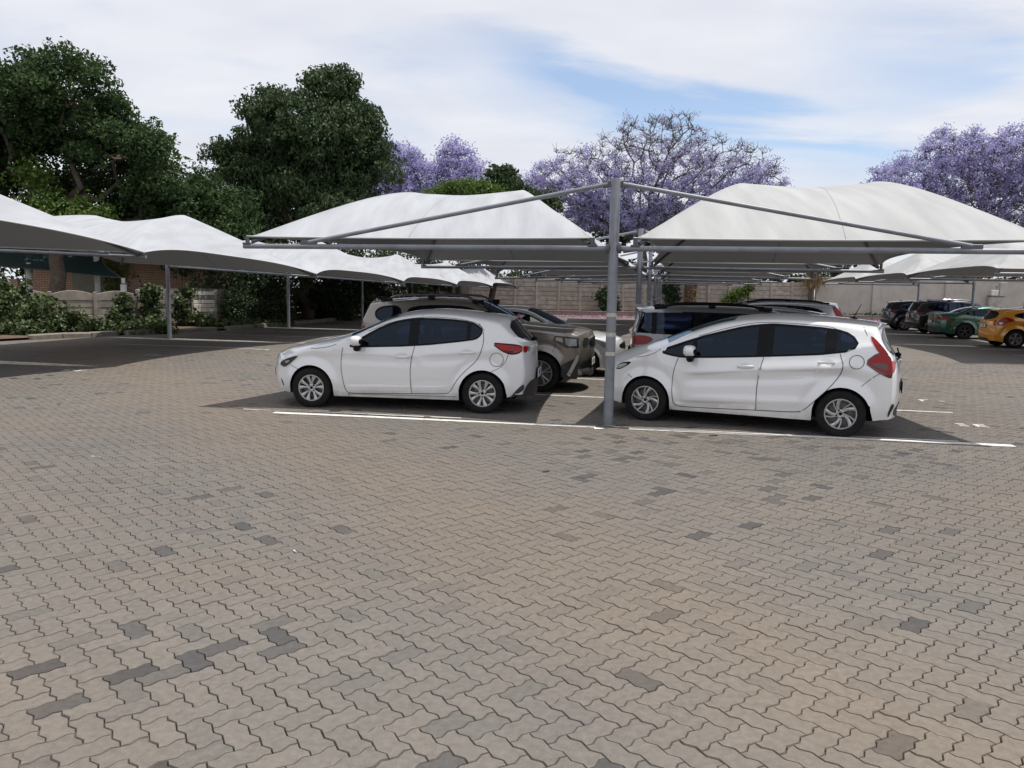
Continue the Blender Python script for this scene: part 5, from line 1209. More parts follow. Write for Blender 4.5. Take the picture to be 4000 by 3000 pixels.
def build_car(name, label, sp, org, rot, group=None):
    c = Car(sp); root = empty(name, (org[0], org[1], 0), rot, label, 'car', group); pt = CM[sp['paint']]
    c.body().obj('body', pt, root, merge=True, auto=R(62))
    m = MB(); zlo = c.sill - .015
    m.box(((c.wx[0] + c.wx[1]) / 2, 0, zlo + .12), (c.wx[1] - c.wx[0] - 2 * c.Ra - .02, c.W - .16, .24)); m.box(((c.X0 + c.X1) / 2, 0, zlo + .16), (c.X1 - c.X0 - .35, c.W - .80, .30)); m.obj('underbody', CM['well'], root)
    add_wheels(c, root, sp.get('wheel', 'double'), sp.get('steer', 0.0))
    gl = CM[sp.get('glass', 'glass')]
    for sg in (-1, 1):
        for D in sp['dlo']:
            tm = CM[D.get('trim', 'trim')]; P_ = chaikin(D['poly'], D.get('rnd', 2)); P_ = [p for k, p in enumerate(P_)] + [P_[0]]
            c.strip(P_, .026, .0035, sg, rnd=0).obj('window_trim', tm, root)
            pn = D['panes']
            for (a, b), (a2, b2) in zip(pn[:-1], pn[1:]): c.side(D['poly'], .0030, b - .012, a2 + .012, -.004, sg=sg, nx=8, rnd=D.get('rnd', 2)).obj('pillar_trim', CM['trim'], root, smooth=True)
            for (a, b) in pn: c.side(D['poly'], -.004, a - .01, b + .01, 0, sg=sg, nx=24, rnd=D.get('rnd', 2)).obj('side_window', gl, root, smooth=True)
        for d in sp.get('doors', []):
            dr = c.side(d['poly'], .0012, sg=sg, rnd=1, nx=64, nz=40).obj('door', pt, root, smooth=True)
            m = MB()
            for ln in d['seams']: c.strip(ln, .008, .0034, sg, m)
            m.obj('door_gap', CM['trim'], dr)
            hx, hz, tl = d['handle']; y = float(c.S(hx + .12, hz)) ; m = MB(); M = Matrix.Rotation(-tl, 4, 'Y'); m.ell((hx, sg * (y + .030), hz), (.11, .015, .019), 14, 8, M, .8)
            m.box((hx - .085, sg * (y + .01), hz - .004), (.03, .03, .02), bev=.006); m.box((hx + .085, sg * (y + .01), hz + .004), (.03, .03, .02), bev=.006); m.obj('handle', pt, dr, smooth=True)
        for ln in sp.get('lines', []): c.strip(ln, .006, .0036, sg).obj('panel_gap', CM['trim'], root)
        if 'fuel' in sp and sg == sp.get('fuel_side', -1):
            fx_, fz_, fr = sp['fuel']; n = 28; m = MB(); c.strip([(fx_ + fr * math.cos(2 * math.pi * k / n), fz_ + fr * math.sin(2 * math.pi * k / n)) for k in range(n + 1)], .007, .0036, sg, m, 0); m.obj('fuel_flap', CM['trim'], root)
        for L_ in sp.get('lamps', []):
            c.side(L_['poly'], L_.get('off', .006), sg=sg, rnd=L_.get('rnd', 1), nx=22, nz=10, inset=L_.get('inset', 0)).obj(L_['name'], CM[L_['mat']], root, smooth=True)
        for L_ in sp.get('rear_lamps', []):
            c.face([(sg * y, z) for y, z in L_['poly']], True, L_.get('off', .008)).obj(L_['name'], CM[L_['mat']], root, smooth=True)
        for L_ in sp.get('front_lamps', []):
            c.face([(sg * y, z) for y, z in L_['poly']], False, L_.get('off', .008)).obj(L_['name'], CM[L_['mat']], root, smooth=True)
        for L_ in sp.get('clad', []): c.side(L_['poly'], L_.get('off', .007), sg=sg, rnd=L_.get('rnd', 1), nx=26, nz=8).obj(L_.get('name', 'cladding'), CM[L_.get('mat', 'plastic')], root, smooth=True)
        if 'mirror' in sp:
            mx_, mz = sp['mirror']; y = float(c.S(mx_, mz)); m = MB(); m.ell((mx_ - .01, sg * (y + .135), mz + .055), (.085, .11, .075), 16, 10, None, .75); mm = m.obj('mirror', pt, root, smooth=True)
            m = MB(); m.ell((mx_ - .0, sg * (y + .12), mz - .045), (.052, .085, .055), 14, 8, None, .8); m.box((mx_ - .01, sg * (y + .03), mz - .015), (.07, .12, .035), bev=.01); m.ell((mx_ + .055, sg * (y + .135), mz + .05), (.022, .088, .055), 12, 8); m.obj('mirror_base', CM['trim'], mm, smooth=True)
        if 'rails' in sp:
            x0, x1, hh, mt = sp['rails']; m = MB(); P_ = []
            for k in range(15):
                t_ = k / 14; x = x0 + (x1 - x0) * t_; z = float(c.zt(x)); y = float(c.S(x, z - .002)); p = c.sheet(x, y, z, 1, .93); P_.append((p[0], sg * abs(p[1]), p[2] + hh * min(1, math.sin(math.pi * t_) * 2.2)))
            m.tube(P_, .022, 8); rl = m.obj('roof_rail', CM[mt], root, smooth=True)
            for t_ in (.04, .5, .95): x = x0 + (x1 - x0) * t_; z = float(c.zt(x)); y = float(c.S(x, z - .002)); p = c.sheet(x, y, z, 1, .93); m = MB(); m.box((p[0], sg * abs(p[1]), p[2] + hh * .45), (.22 if t_ != .5 else .12, .045, hh), bev=.012); m.obj('rail_foot', CM['trim'], rl)
    xs_ = c.wx[0] + 1.28; zb_ = float(np.interp(xs_, c.bx, c.bz)); fl = c.sill + .24
    for k, (sx_, ys) in enumerate(((xs_, (-.37, .37)), (xs_ + .86, (-.36, .36)))[:1 if sp.get('noseats') else 2]):
        for y in ys:
            m = MB(); Mx = Matrix.Translation((sx_ + .10, y, (fl + zb_ + .06) / 2)) @ Matrix.Rotation(.24, 4, 'Y'); m.box((0, 0, 0), (.14, .50 if k == 0 else .64, zb_ + .06 - fl), bev=.05, M=Mx); st_ = m.obj('seat', CM['seat'], root, auto=R(50))
            m = MB(); m.ell((sx_ + .20, y, zb_ + .15), (.055, .13, .085), 14, 8, None, .8); m.obj('headrest', CM['seat'], st_, smooth=True)
            m = MB(); m.box((sx_ - .20, y, fl + .10), (.52, .50, .16), bev=.05); m.obj('cushion', CM['seat'], st_, auto=R(50))
    m = MB(); m.box((c.wx[0] + .52, 0, zb_ - .16), (.42, c.W - .42, .26), bev=.06); m.obj('dashboard', CM['seat'], root, auto=R(50))
    m = MB(); n = 24; m.tube([(xs_ - .47 + .06 * math.sin(2 * math.pi * q / n), .36 + .185 * math.cos(2 * math.pi * q / n), zb_ - .02 + .175 * math.sin(2 * math.pi * q / n)) for q in range(n + 1)], .016, 6); m.obj('steering_wheel', CM['trim'], root, smooth=True)
    if 'wind' in sp:
        x0, x1 = sp['wind']; c.roofpatch(x0, x1, .93, .90, .004).obj('windscreen', CM[sp.get('wglass', 'glassc')], root, smooth=True)
    if 'rwin' in sp:
        if sp['rwin'][0] == 'top': c.roofpatch(sp['rwin'][1], sp['rwin'][2], .88, .90, .004).obj('rear_window', CM['rglass'], root, smooth=True)
        else: c.face(sp['rwin'][1], True, .006, 1).obj('rear_window', CM['rglass'], root, smooth=True)
    for F in sp.get('faces', []): c.face(F['poly'], F['rear'], F.get('off', .007), F.get('rnd', 1)).obj(F['name'], CM[F['mat']], root, smooth=True)
    if 'spoiler' in sp:
        x0, z0, ln, hw = sp['spoiler']; m = MB(); v = []
        for q in np.linspace(-1, 1, 13):
            zc = z0 + c.crown * .92 * (1 - abs(q) ** 2.4); xe = x0 + c.br * (1 - abs(q) ** 2.6) * .6 + ln * (1 - .25 * abs(q) ** 3)
            v += [(x0 - .16, q * hw, zc + .012), (xe, q * hw * .985, zc - .012), (xe - .01, q * hw * .985, zc - .04), (x0 - .05, q * hw * .97, zc - .10)]
        fs_ = [(4 * k + j, 4 * k + (j + 1) % 4, 4 * k + 4 + (j + 1) % 4, 4 * k + 4 + j) for k in range(12) for j in range(4)] + [(0, 3, 2, 1), (48, 49, 50, 51)]
        m.add(v, fs_); spo = m.obj('spoiler', pt, root, auto=R(50)); m = MB(); m.box((x0 + ln + c.br * .55 - .005, 0, z0 + c.crown * .9 - .03), (.012, .26, .022)); m.obj('brake_lamp', CM['red'], spo)
    if 'plate' in sp:
        rear, z, y, txt = sp['plate']; xe = (float(c.Xr(z)) + c.br * (1 - min(abs(y) / .8, 1) ** 2.6) + .022) if rear else (float(c.Xf(z)) - c.bf - .022); sgn = 1 if rear else -1
        e = MB(); e.box((xe, y, z), (.012, .50, .125), bev=.004); pl = e.obj('number_plate', CM['plate'], root); e = MB(); e.box((xe - sgn * .005, y, z), (.012, .53, .15), bev=.004); e.obj('plate_holder', CM['trim'], pl)
        me = text_mesh(txt, .105, CM['ink']); o = link('plate_text', me, pl); o.matrix_local = Matrix.Translation((xe + sgn * .0068, y, z)) @ (Matrix.Rotation(math.pi / 2, 4, 'Z') if rear else Matrix.Rotation(-math.pi / 2, 4, 'Z')) @ Matrix.Rotation(math.pi / 2, 4, 'X')
    if 'antenna' in sp:
        ax, ay, al_, sl = sp['antenna']; z = float(c.zt(ax)) + c.crown; m = MB(); m.ell((ax, ay, z), (.06, .025, .022), 12, 8); m.tube([(ax, ay, z), (ax + sl * al_, ay, z + al_)], [.008, .004], 6); m.obj('antenna', CM['trim'], root, smooth=True)
    if 'wiper' in sp:
        wz = sp['wiper']; x = float(c.Xr(wz)) + c.br + .03; m = MB(); m.ell((x, 0, wz), (.045, .035, .03), 10, 6); m.tube([(x + .01, 0, wz + .015), (x - .02, -.30, wz + .10)], .009, 6); m.obj('rear_wiper', CM['trim'], root, smooth=True)
    for (xx, yy, zz_, txt, sz, mt) in sp.get('badges', []):
        me = text_mesh(txt, sz, CM[mt], .002); o = link('badge', me, root); xe = float(c.Xr(zz_)); ye = float(c.S(xe, zz_)); q = abs(yy) / ye; bx_ = xe + c.br * (1 - q ** 2.6) + .010
        sl = c.br * 2.6 * q ** 1.6 / ye * (1 if yy < 0 else -1); lean = math.atan2(float(c.Xr(zz_ + .05) - c.Xr(zz_ - .05)), .1)
        o.matrix_local = Matrix.Translation((bx_, yy, zz_)) @ Matrix.Rotation(math.pi / 2 - sl, 4, 'Z') @ Matrix.Rotation(math.pi / 2 + lean, 4, 'X')
    if 'emblem' in sp:
        yy, zz_, rr_, mt, rear = sp['emblem']; xe = (float(c.Xr(zz_)) + c.br) if rear else (float(c.Xf(zz_)) - c.bf); m = MB(); sgn = 1 if rear else -1
        for rx, rz_ in ((rr_, rr_ * .8),):
            n = 22; m.tube([(xe + sgn * .012, yy + rx * math.cos(2 * math.pi * k / n), zz_ + rz_ * math.sin(2 * math.pi * k / n)) for k in range(n + 1)], .007, 6)
        m.tube([(xe + sgn * .012, yy - rr_ * .8, zz_ + rr_ * .15), (xe + sgn * .014, yy - rr_ * .25, zz_ + rr_ * .15), (xe + sgn * .014, yy, zz_ - rr_ * .3), (xe + sgn * .014, yy + rr_ * .25, zz_ + rr_ * .15), (xe + sgn * .012, yy + rr_ * .8, zz_ + rr_ * .15)], .007, 6); m.obj('emblem', CM[mt], root, smooth=True)
    if 'extra' in sp: sp['extra'](c, root)
    return c, root

def at_contact(W, wx, pf, pr):
    """origin and heading from the two near tyre contact points (front, rear)"""
    pf, pr = np.array(pf), np.array(pr); d = (pr - pf) / np.linalg.norm(pr - pf); n_ = np.array([-d[1], d[0]]); mid = (pf + pr) / 2
    o = mid - d * (wx[0] + wx[1]) / 2 + n_ * (W / 2 - .04)
    return o, math.atan2(d[1], d[0])

# ---- white hatchback left of the pole
mz_lamp = [(3.50, 1.025), (3.62, 1.02), (3.90, 1.0), (3.95, .95), (3.88, .885), (3.74, .875), (3.62, .94)]
mazda = dict(paint='white', W=1.70, wheels=(.80, 3.37), R=.30, Ra=.345, wheel='petal', sill=.185, bf=.24, br=.13, cowl=(1.25, 2.0), rlift=.11,
    front=[(.17, .33), (.28, .27), (.45, .245), (.58, .25), (.66, .27), (.72, .33)],
    top=[(.33, .72), (.45, .785), (.62, .845), (.90, .925), (1.18, .985), (1.36, 1.03), (1.66, 1.185), (1.91, 1.305), (2.11, 1.37), (2.4, 1.415), (2.66, 1.428), (3.0, 1.412), (3.28, 1.38), (3.56, 1.33)],
    rear=[(1.33, 3.56), (1.20, 3.71), (1.07, 3.87), (.99, 3.93), (.88, 3.935), (.72, 3.945), (.60, 3.97), (.45, 3.955), (.33, 3.88), (.22, 3.74)],
    belt=[(.3, 2), (1.2, 2), (1.36, .975), (2.4, .985), (3.0, 1.04), (3.4, 1.10), (3.95, 1.06)], crease=[(.75, .83, 2.5, .80, .010, .07), (2.4, .82, 3.85, .93, .012, .07), (1.2, .36, 3.0, .42, -.008, .06)], dents=[(2.62, .43, .16, .04, .012), (2.80, .40, .10, .05, -.006)],
    dlo=[dict(poly=[(1.38, .93), (1.48, .925), (2.4, .965), (3.20, 1.065), (3.30, 1.10), (3.36, 1.19), (3.27, 1.285), (3.05, 1.335), (2.53, 1.357), (2.16, 1.325), (1.88, 1.23), (1.62, 1.085)], panes=[(1.38, 2.29), (2.40, 3.14), (3.165, 3.40)], rnd=1)],
    doors=[dict(poly=[(1.30, .90), (2.36, .955), (2.31, .66), (2.33, .27), (1.36, .24), (1.28, .45), (1.265, .68)], seams=[[(1.30, .91), (1.265, .68), (1.285, .45), (1.34, .245), (1.45, .235), (2.33, .26)], [(2.37, .955), (2.31, .70), (2.31, .45), (2.33, .26)]], handle=(2.20, .80, .05)),
           dict(poly=[(2.37, .96), (3.24, 1.06), (3.36, .98), (3.30, .78), (3.12, .62), (2.98, .46), (2.92, .32), (2.84, .275), (2.34, .265), (2.32, .45), (2.32, .70)], seams=[[(2.33, .262), (2.80, .27), (2.90, .30), (2.98, .46), (3.12, .62), (3.30, .78), (3.375, .98), (3.385, 1.16), (3.30, 1.30)]], handle=(3.15, .885, .05))],
    lines=[[(1.36, .225), (3.0, .235)], [(3.50, .62), (3.62, .67), (3.70, .76), (3.735, .87)], [(.62, .57), (.52, .60), (.46, .63)], [(1.20, .955), (1.10, .915), (.90, .885), (.80, .885)], [(1.37, .22), (1.38, .19)], [(1.66, 1.15), (2.0, 1.305), (2.5, 1.385), (3.0, 1.365), (3.3, 1.30), (3.38, 1.20)], [(2.45, 1.39), (2.45, 1.41)]],
    fuel=(3.57, .79, .098), lamps=[dict(name='taillight', poly=mz_lamp, mat='trim', off=.004, inset=-.012, rnd=1), dict(name='taillight', poly=mz_lamp, mat='red', off=.010, rnd=1, inset=.006), dict(name='taillight_lens', poly=[(3.70, .93), (3.86, .93), (3.86, .90), (3.74, .885)], mat='red2', off=.013, rnd=1),
        dict(name='headlight', poly=[(.27, .63), (.34, .70), (.60, .775), (.58, .74), (.40, .60), (.34, .585)], mat='lampd', off=.006), dict(name='headlight_lens', poly=[(.36, .665), (.44, .70), (.46, .68), (.40, .645)], mat='lens', off=.010), dict(name='fog_slot', poly=[(.285, .42), (.305, .40), (.34, .30), (.325, .29)], mat='trim', off=.005)],
    rear_lamps=[dict(name='taillight', poly=[(.58, .99), (.74, .995), (.74, .89), (.64, .895)], mat='red', off=.010), dict(name='reversing_lamp', poly=[(.52, .975), (.60, .985), (.62, .90), (.55, .92)], mat='lens', off=.012)],
    faces=[dict(name='lower_bumper', poly=[(-.78, .26), (-.60, .46), (-.36, .50), (.36, .50), (.60, .46), (.78, .26), (.5, .23), (-.5, .23)], rear=True, mat='plastic', off=.010), dict(name='grille', poly=[(-.5, .60), (.5, .60), (.36, .32), (-.36, .32)], rear=False, mat='trim')],
    clad=[dict(name='lower_bumper', poly=[(3.76, .235), (3.86, .36), (3.97, .46), (3.97, .36), (3.88, .30), (3.80, .24)], off=.008)],
    rwin=('face', [(-.70, 1.04), (.70, 1.04), (.56, 1.31), (-.56, 1.31)]), spoiler=(3.56, 1.335, .13, .54), wiper=1.06, wind=(1.40, 2.05), mirror=(1.55, .965), antenna=(3.30, 0, .20, .35), plate=(True, .555, -.02, 'NLP·7'), emblem=(0, .955, .055, 'chrome', True), badges=[(0, -.40, .865, 'Mazda2', .058, 'chrome')])
o_, r_ = at_contact(1.70, (.80, 3.37), (-2.98, 11.69), (-.42, 11.37)); build_car('parked_car', 'white hatchback facing left with a dented rear door, left of the banded pole', mazda, o_, r_, 'parked cars')

# ---- white hatchback right of the pole
def jz_extra(c, root):
    m = MB(); x = float(c.Xr(1.0)) + c.br + .03; m.box((x, 0, .985), (.05, .95, .05), bev=.015); m.obj('chrome_strip', CM['chrome'], root)
jz = dict(paint='white2', W=1.70, wheels=(.77, 3.30), R=.30, Ra=.345, wheel='blade', sill=.185, bf=.24, br=.12, cowl=(1.0, 2.0), steer=0, rlift=.07,
    front=[(.17, .34), (.30, .27), (.50, .25), (.62, .26), (.72, .29), (.80, .37)],
    top=[(.37, .80), (.52, .87), (.76, .965), (1.03, 1.075), (1.24, 1.19), (1.46, 1.295), (1.71, 1.38), (1.97, 1.435), (2.3, 1.462), (2.6, 1.468), (3.0, 1.455), (3.3, 1.43), (3.60, 1.385)],
    rear=[(1.385, 3.60), (1.22, 3.67), (1.05, 3.775), (.92, 3.835), (.78, 3.86), (.60, 3.865), (.45, 3.87), (.33, 3.83), (.20, 3.70)],
    belt=[(.3, 2), (.85, 2), (.98, 1.0), (1.3, .965), (2.3, 1.0), (3.3, 1.09), (3.9, 1.08)], crease=[(1.25, .70, 3.55, .905, .030, .075), (1.2, .33, 3.0, .40, .012, .05), (2.9, .86, 3.84, .80, .012, .06)],
    dlo=[dict(poly=[(.93, .985), (1.19, .925), (1.42, .925), (2.32, .985), (3.25, 1.065), (3.47, 1.165), (3.37, 1.305), (3.16, 1.365), (2.5, 1.398), (2.36, 1.398), (2.07, 1.36), (1.77, 1.28), (1.46, 1.19)], panes=[(.93, 1.405), (1.43, 2.25), (2.42, 3.08), (3.19, 3.5)], rnd=1)],
    doors=[dict(poly=[(1.22, .905), (2.33, .965), (2.29, .80), (2.265, .60), (2.265, .27), (1.26, .235), (1.17, .30), (1.14, .54), (1.16, .74)], seams=[[(1.215, .915), (1.16, .74), (1.14, .54), (1.155, .34), (1.18, .255), (1.28, .235), (2.265, .265)], [(2.33, .97), (2.29, .80), (2.262, .60), (2.265, .265)]], handle=(2.11, .845, .03)),
           dict(poly=[(2.34, .97), (3.25, 1.055), (3.31, .88), (3.16, .64), (2.94, .40), (2.82, .285), (2.28, .275), (2.275, .60), (2.30, .80)], seams=[[(2.265, .265), (2.78, .278), (2.86, .31), (2.96, .42), (3.17, .64), (3.315, .87), (3.25, 1.06)]], handle=(3.10, .945, .03))],
    lines=[[(1.14, .215), (1.15, .195), (1.15, .185)], [(.97, 1.02), (.86, .94), (.70, .895), (.62, .885)], [(3.52, .66), (3.66, .80), (3.80, .87)], [(.50, .64), (.57, .60)], [(1.46, 1.21), (1.77, 1.315), (2.07, 1.395), (2.36, 1.432), (3.1, 1.40), (3.2, 1.36)], [(3.50, 1.40), (3.55, 1.30)]], fuel=(3.45, .965, .085),
    lamps=[dict(name='taillight', poly=[(3.53, .965), (3.69, 1.105), (3.80, 1.09), (3.855, .95), (3.87, .79), (3.83, .775), (3.66, .865)], mat='red2', off=.005, inset=0), dict(name='taillight', poly=[(3.56, .965), (3.70, 1.09), (3.82, 1.07), (3.86, .95), (3.85, .81), (3.70, .88)], mat='red', off=.011), dict(name='taillight_lens', poly=[(3.60, .955), (3.72, .965), (3.80, .96), (3.82, .87), (3.70, .90)], mat='red2', off=.014), dict(name='taillight', poly=[(3.575, 1.29), (3.625, 1.285), (3.80, 1.09), (3.80, 1.05), (3.70, 1.07)], mat='red', off=.009),
        dict(name='headlight', poly=[(.30, .70), (.36, .79), (.55, .825), (.53, .79), (.44, .73), (.36, .695)], mat='trim', off=.005), dict(name='headlight_lens', poly=[(.31, .715), (.36, .77), (.51, .80), (.43, .735), (.36, .71)], mat='lens', off=.010)],
    rear_lamps=[dict(name='taillight', poly=[(.50, .98), (.72, .99), (.74, .83), (.66, .86)], mat='red', off=.010), dict(name='reflector', poly=[(.60, .42), (.74, .47), (.76, .30), (.72, .28)], mat='trim', off=.008)],
    faces=[dict(name='lower_bumper', poly=[(-.55, .42), (.55, .42), (.5, .24), (-.5, .24)], rear=True, mat='plastic'), dict(name='grille', poly=[(-.52, .70), (.52, .70), (.46, .58), (-.46, .58)], rear=False, mat='trim'), dict(name='intake', poly=[(-.5, .42), (.5, .42), (.44, .26), (-.44, .26)], rear=False, mat='trim')],
    rwin=('face', [(-.60, 1.02), (.60, 1.02), (.55, 1.35), (-.55, 1.35)]), spoiler=(3.60, 1.39, .10, .56), wiper=1.03, wind=(1.06, 1.90), mirror=(1.40, .965), antenna=(3.36, 0, .20, .45), plate=(True, .62, 0, 'JT·48'), emblem=(0, .93, .05, 'chrome', True), extra=jz_extra)
o_, r_ = at_contact(1.70, (.77, 3.30), (1.85, 11.02), (4.20, 9.97)); build_car('parked_car', 'white hatchback facing left with large red tail lamps, right of the banded pole', jz, o_, r_, 'parked cars')

# ---- the others
def heading_right(nose_u, vc): x, y, _ = uv(nose_u, vc); return (x, y), math.pi - AL
def heading_left(tail_u, vc, L_): x, y, _ = uv(tail_u - L_, vc); return (x, y), -AL
def std_doors(xa, xb, xc, zb, zs, hz):
    return [dict(poly=[(xa, zb - .02), (xb, zb), (xb - .03, zs + .06), (xa + .05, zs + .05), (xa - .02, .6)], seams=[[(xa, zb - .02), (xa - .02, .6), (xa + .05, zs + .05), (xb - .03, zs + .06)], [(xb, zb), (xb - .03, .6), (xb - .03, zs + .06)]], handle=(xb - .16, hz, .03)),
            dict(poly=[(xb + .01, zb), (xc, zb + .03), (xc + .04, .85), (xc - .30, .5), (xc - .46, zs + .07), (xb - .02, zs + .06)], seams=[[(xc, zb + .03), (xc + .05, .85), (xc - .10, .66), (xc - .34, .45), (xc - .46, zs + .07), (xb - .03, zs + .06)]], handle=(xc - .12, hz + .03, .03))]
duster = dict(paint='bronze', W=1.82, wheels=(.84, 3.51), R=.345, Ra=.40, wheel='double', sill=.26, bf=.19, br=.10, tf=.12, cowl=(1.42, 2.1), crown=.05,
    front=[(.24, .36), (.40, .24), (.60, .17), (.80, .155), (.95, .17), (1.03, .23)], top=[(.23, 1.03), (.36, 1.08), (.80, 1.12), (1.30, 1.15), (1.45, 1.16), (1.75, 1.36), (2.05, 1.53), (2.3, 1.575), (2.8, 1.585), (3.4, 1.57), (3.85, 1.53), (4.05, 1.49)],
    rear=[(1.49, 4.05), (1.25, 4.15), (1.05, 4.20), (.8, 4.22), (.55, 4.24), (.36, 4.18), (.26, 4.05)], belt=[(.3, 2), (1.35, 2), (1.5, 1.10), (3.2, 1.12), (4.2, 1.16)], crease=[(.9, .92, 4.0, .95, .012, .08)],
    dlo=[dict(poly=[(1.50, 1.11), (3.22, 1.13), (3.32, 1.30), (3.26, 1.47), (2.3, 1.49), (1.98, 1.40)], panes=[(1.5, 2.32), (2.42, 3.4)]), dict(poly=[(3.44, 1.14), (3.86, 1.20), (3.95, 1.34), (3.82, 1.45), (3.42, 1.47)], panes=[(3.4, 4.0)])],
    doors=std_doors(1.36, 2.40, 3.28, 1.10, .28, .95), lines=[[(.62, .72), (.56, .88)], [(1.36, 1.08), (1.2, 1.06), (.6, 1.02)]],
    lamps=[dict(name='headlight', poly=[(.16, .80), (.17, .98), (.58, 1.01), (.62, .92), (.40, .80)], mat='lampd', off=.006, rnd=0), dict(name='headlight_lens', poly=[(.20, .83), (.21, .95), (.40, .97), (.39, .88), (.36, .83)], mat='lens', off=.010, rnd=0), dict(name='headlight_lens', poly=[(.44, .89), (.45, .97), (.56, .985), (.57, .93)], mat='lens', off=.010, rnd=0), dict(name='taillight', poly=[(4.10, 1.10), (4.10, .80), (4.2, .80), (4.2, 1.10)], mat='red', off=.008)],
    front_lamps=[dict(name='headlight', poly=[(.44, .95), (.70, .95), (.70, .80), (.52, .82)], mat='lampd')],
    faces=[dict(name='grille', poly=[(-.46, .94), (.46, .94), (.44, .79), (-.44, .79)], rear=False, mat='trim'), dict(name='lower_bumper', poly=[(-.70, .58), (.70, .58), (.62, .27), (-.62, .27)], rear=False, mat='plastic', off=.010)],
    clad=[dict(name='lower_bumper', poly=[(.16, .64), (.30, .58), (.46, .50), (.46, .30), (.40, .25), (.18, .25)], off=.008, rnd=0), dict(name='skid_trim', poly=[(.165, .68), (.19, .68), (.36, .33), (.31, .29), (.17, .58)], mat='skid', off=.014, rnd=0), dict(name='sill_cladding', poly=[(1.24, .27), (3.11, .27), (3.11, .38), (1.24, .38)], off=.006, rnd=0)],
    wind=(1.50, 2.10), mirror=(1.62, 1.13), rails=(1.95, 3.85, .085, 'dgrey'), plate=(False, .52, 0, 'HK·39'))
(o_, r_) = heading_right(-.62, 3.98); build_car('parked_car', 'bronze SUV with roof rails facing right behind the left white hatchback', duster, o_, r_, 'parked cars')
kia = dict(paint='kia', W=1.73, wheels=(.86, 3.46), R=.31, Ra=.35, wheel='double', sill=.19, bf=.22, br=.12, cowl=(1.35, 2.1), glass='glassk', crown=.055,
    front=[(.18, .34), (.35, .27), (.5, .245), (.64, .26), (.74, .33)], top=[(.33, .74), (.5, .81), (.9, .90), (1.25, .955), (1.42, 1.0), (1.75, 1.20), (2.05, 1.345), (2.3, 1.385), (2.7, 1.395), (3.1, 1.35), (3.5, 1.21), (3.85, 1.08), (4.05, 1.04), (4.2, 1.01)],
    rear=[(1.01, 4.20), (.85, 4.25), (.65, 4.28), (.45, 4.26), (.25, 4.10)], belt=[(.3, 2), (1.25, 2), (1.4, .95), (3.2, 1.0), (4.2, 1.0)],
    dlo=[dict(poly=[(1.44, .955), (2.4, .985), (3.25, 1.03), (3.42, 1.12), (3.1, 1.27), (2.6, 1.325), (2.25, 1.315), (1.95, 1.235)], panes=[(1.44, 2.30), (2.40, 3.10), (3.13, 3.45)])], doors=std_doors(1.32, 2.36, 3.22, .96, .22, .82),
    lamps=[dict(name='headlight', poly=[(.26, .60), (.32, .73), (.72, .82), (.60, .72), (.36, .60)], mat='lens', off=.007), dict(name='taillight', poly=[(4.0, .95), (4.25, .95), (4.25, .80), (4.1, .82)], mat='red'), dict(name='fog_lamp', poly=[(.26, .44), (.30, .46), (.40, .30), (.33, .25), (.27, .30)], mat='trim', off=.006)],
    faces=[dict(name='grille', poly=[(-.5, .68), (.5, .68), (.45, .58), (-.45, .58)], rear=False, mat='trim'), dict(name='intake', poly=[(-.5, .45), (.5, .45), (.42, .25), (-.42, .25)], rear=False, mat='trim'), dict(name='number_plate', poly=[(-.25, .52), (.25, .52), (.25, .41), (-.25, .41)], rear=False, mat='plate', off=.016)],
    wind=(1.46, 2.1), wglass='glassc', mirror=(1.56, .99), noseats=True)
(o_, r_) = heading_right(-.15, 6.75); build_car('parked_car', 'white sedan facing right behind the bronze SUV', kia, o_, r_, 'parked cars')
mpv = dict(paint='silver', W=1.74, wheels=(.85, 3.51), R=.32, Ra=.37, wheel='double', sill=.22, bf=.2, br=.10, cowl=(1.1, 1.9), crown=.05,
    front=[(.2, .34), (.4, .26), (.6, .25), (.8, .34)], top=[(.34, .82), (.6, .92), (1.0, 1.02), (1.2, 1.08), (1.55, 1.30), (1.85, 1.44), (2.2, 1.505), (2.8, 1.535), (3.5, 1.53), (4.0, 1.505), (4.2, 1.48)],
    rear=[(1.48, 4.20), (1.3, 4.25), (1.1, 4.31), (.9, 4.33), (.6, 4.35), (.4, 4.33), (.25, 4.2)], belt=[(.3, 2), (1.05, 2), (1.2, 1.0), (3.0, 1.06), (4.3, 1.09)], crease=[(1.2, .80, 4.0, .95, .014, .08)],
    dlo=[dict(poly=[(1.22, 1.01), (2.8, 1.04), (3.5, 1.07), (4.29, 1.10), (4.21, 1.44), (3.5, 1.455), (2.3, 1.44), (1.85, 1.33)], panes=[(1.22, 2.28), (2.38, 3.22), (3.34, 3.98), (4.04, 4.30)], rnd=0)], doors=std_doors(1.22, 2.34, 3.28, 1.02, .24, .90),
    lamps=[dict(name='taillight', poly=[(4.00, .98), (4.08, 1.05), (4.36, 1.06), (4.36, .88), (4.15, .90)], mat='red', off=.008)], rear_lamps=[dict(name='taillight', poly=[(.5, 1.04), (.8, 1.05), (.8, .88), (.62, .92)], mat='red')], rwin=('face', [(-.66, 1.10), (.66, 1.10), (.58, 1.44), (-.58, 1.44)]), spoiler=(4.20, 1.50, .10, .58), rails=(2.1, 4.0, .06, 'trim'), wind=(1.26, 1.92), mirror=(1.5, 1.02), plate=(True, .75, 0, 'FS·20'), antenna=(4.0, .2, .2, .4))
(o_, r_) = heading_right(.05 + 4.45, 3.95); build_car('parked_car', 'silver people carrier with black roof rails showing its tail beside the banded pole', mpv, o_, r_, 'parked cars')
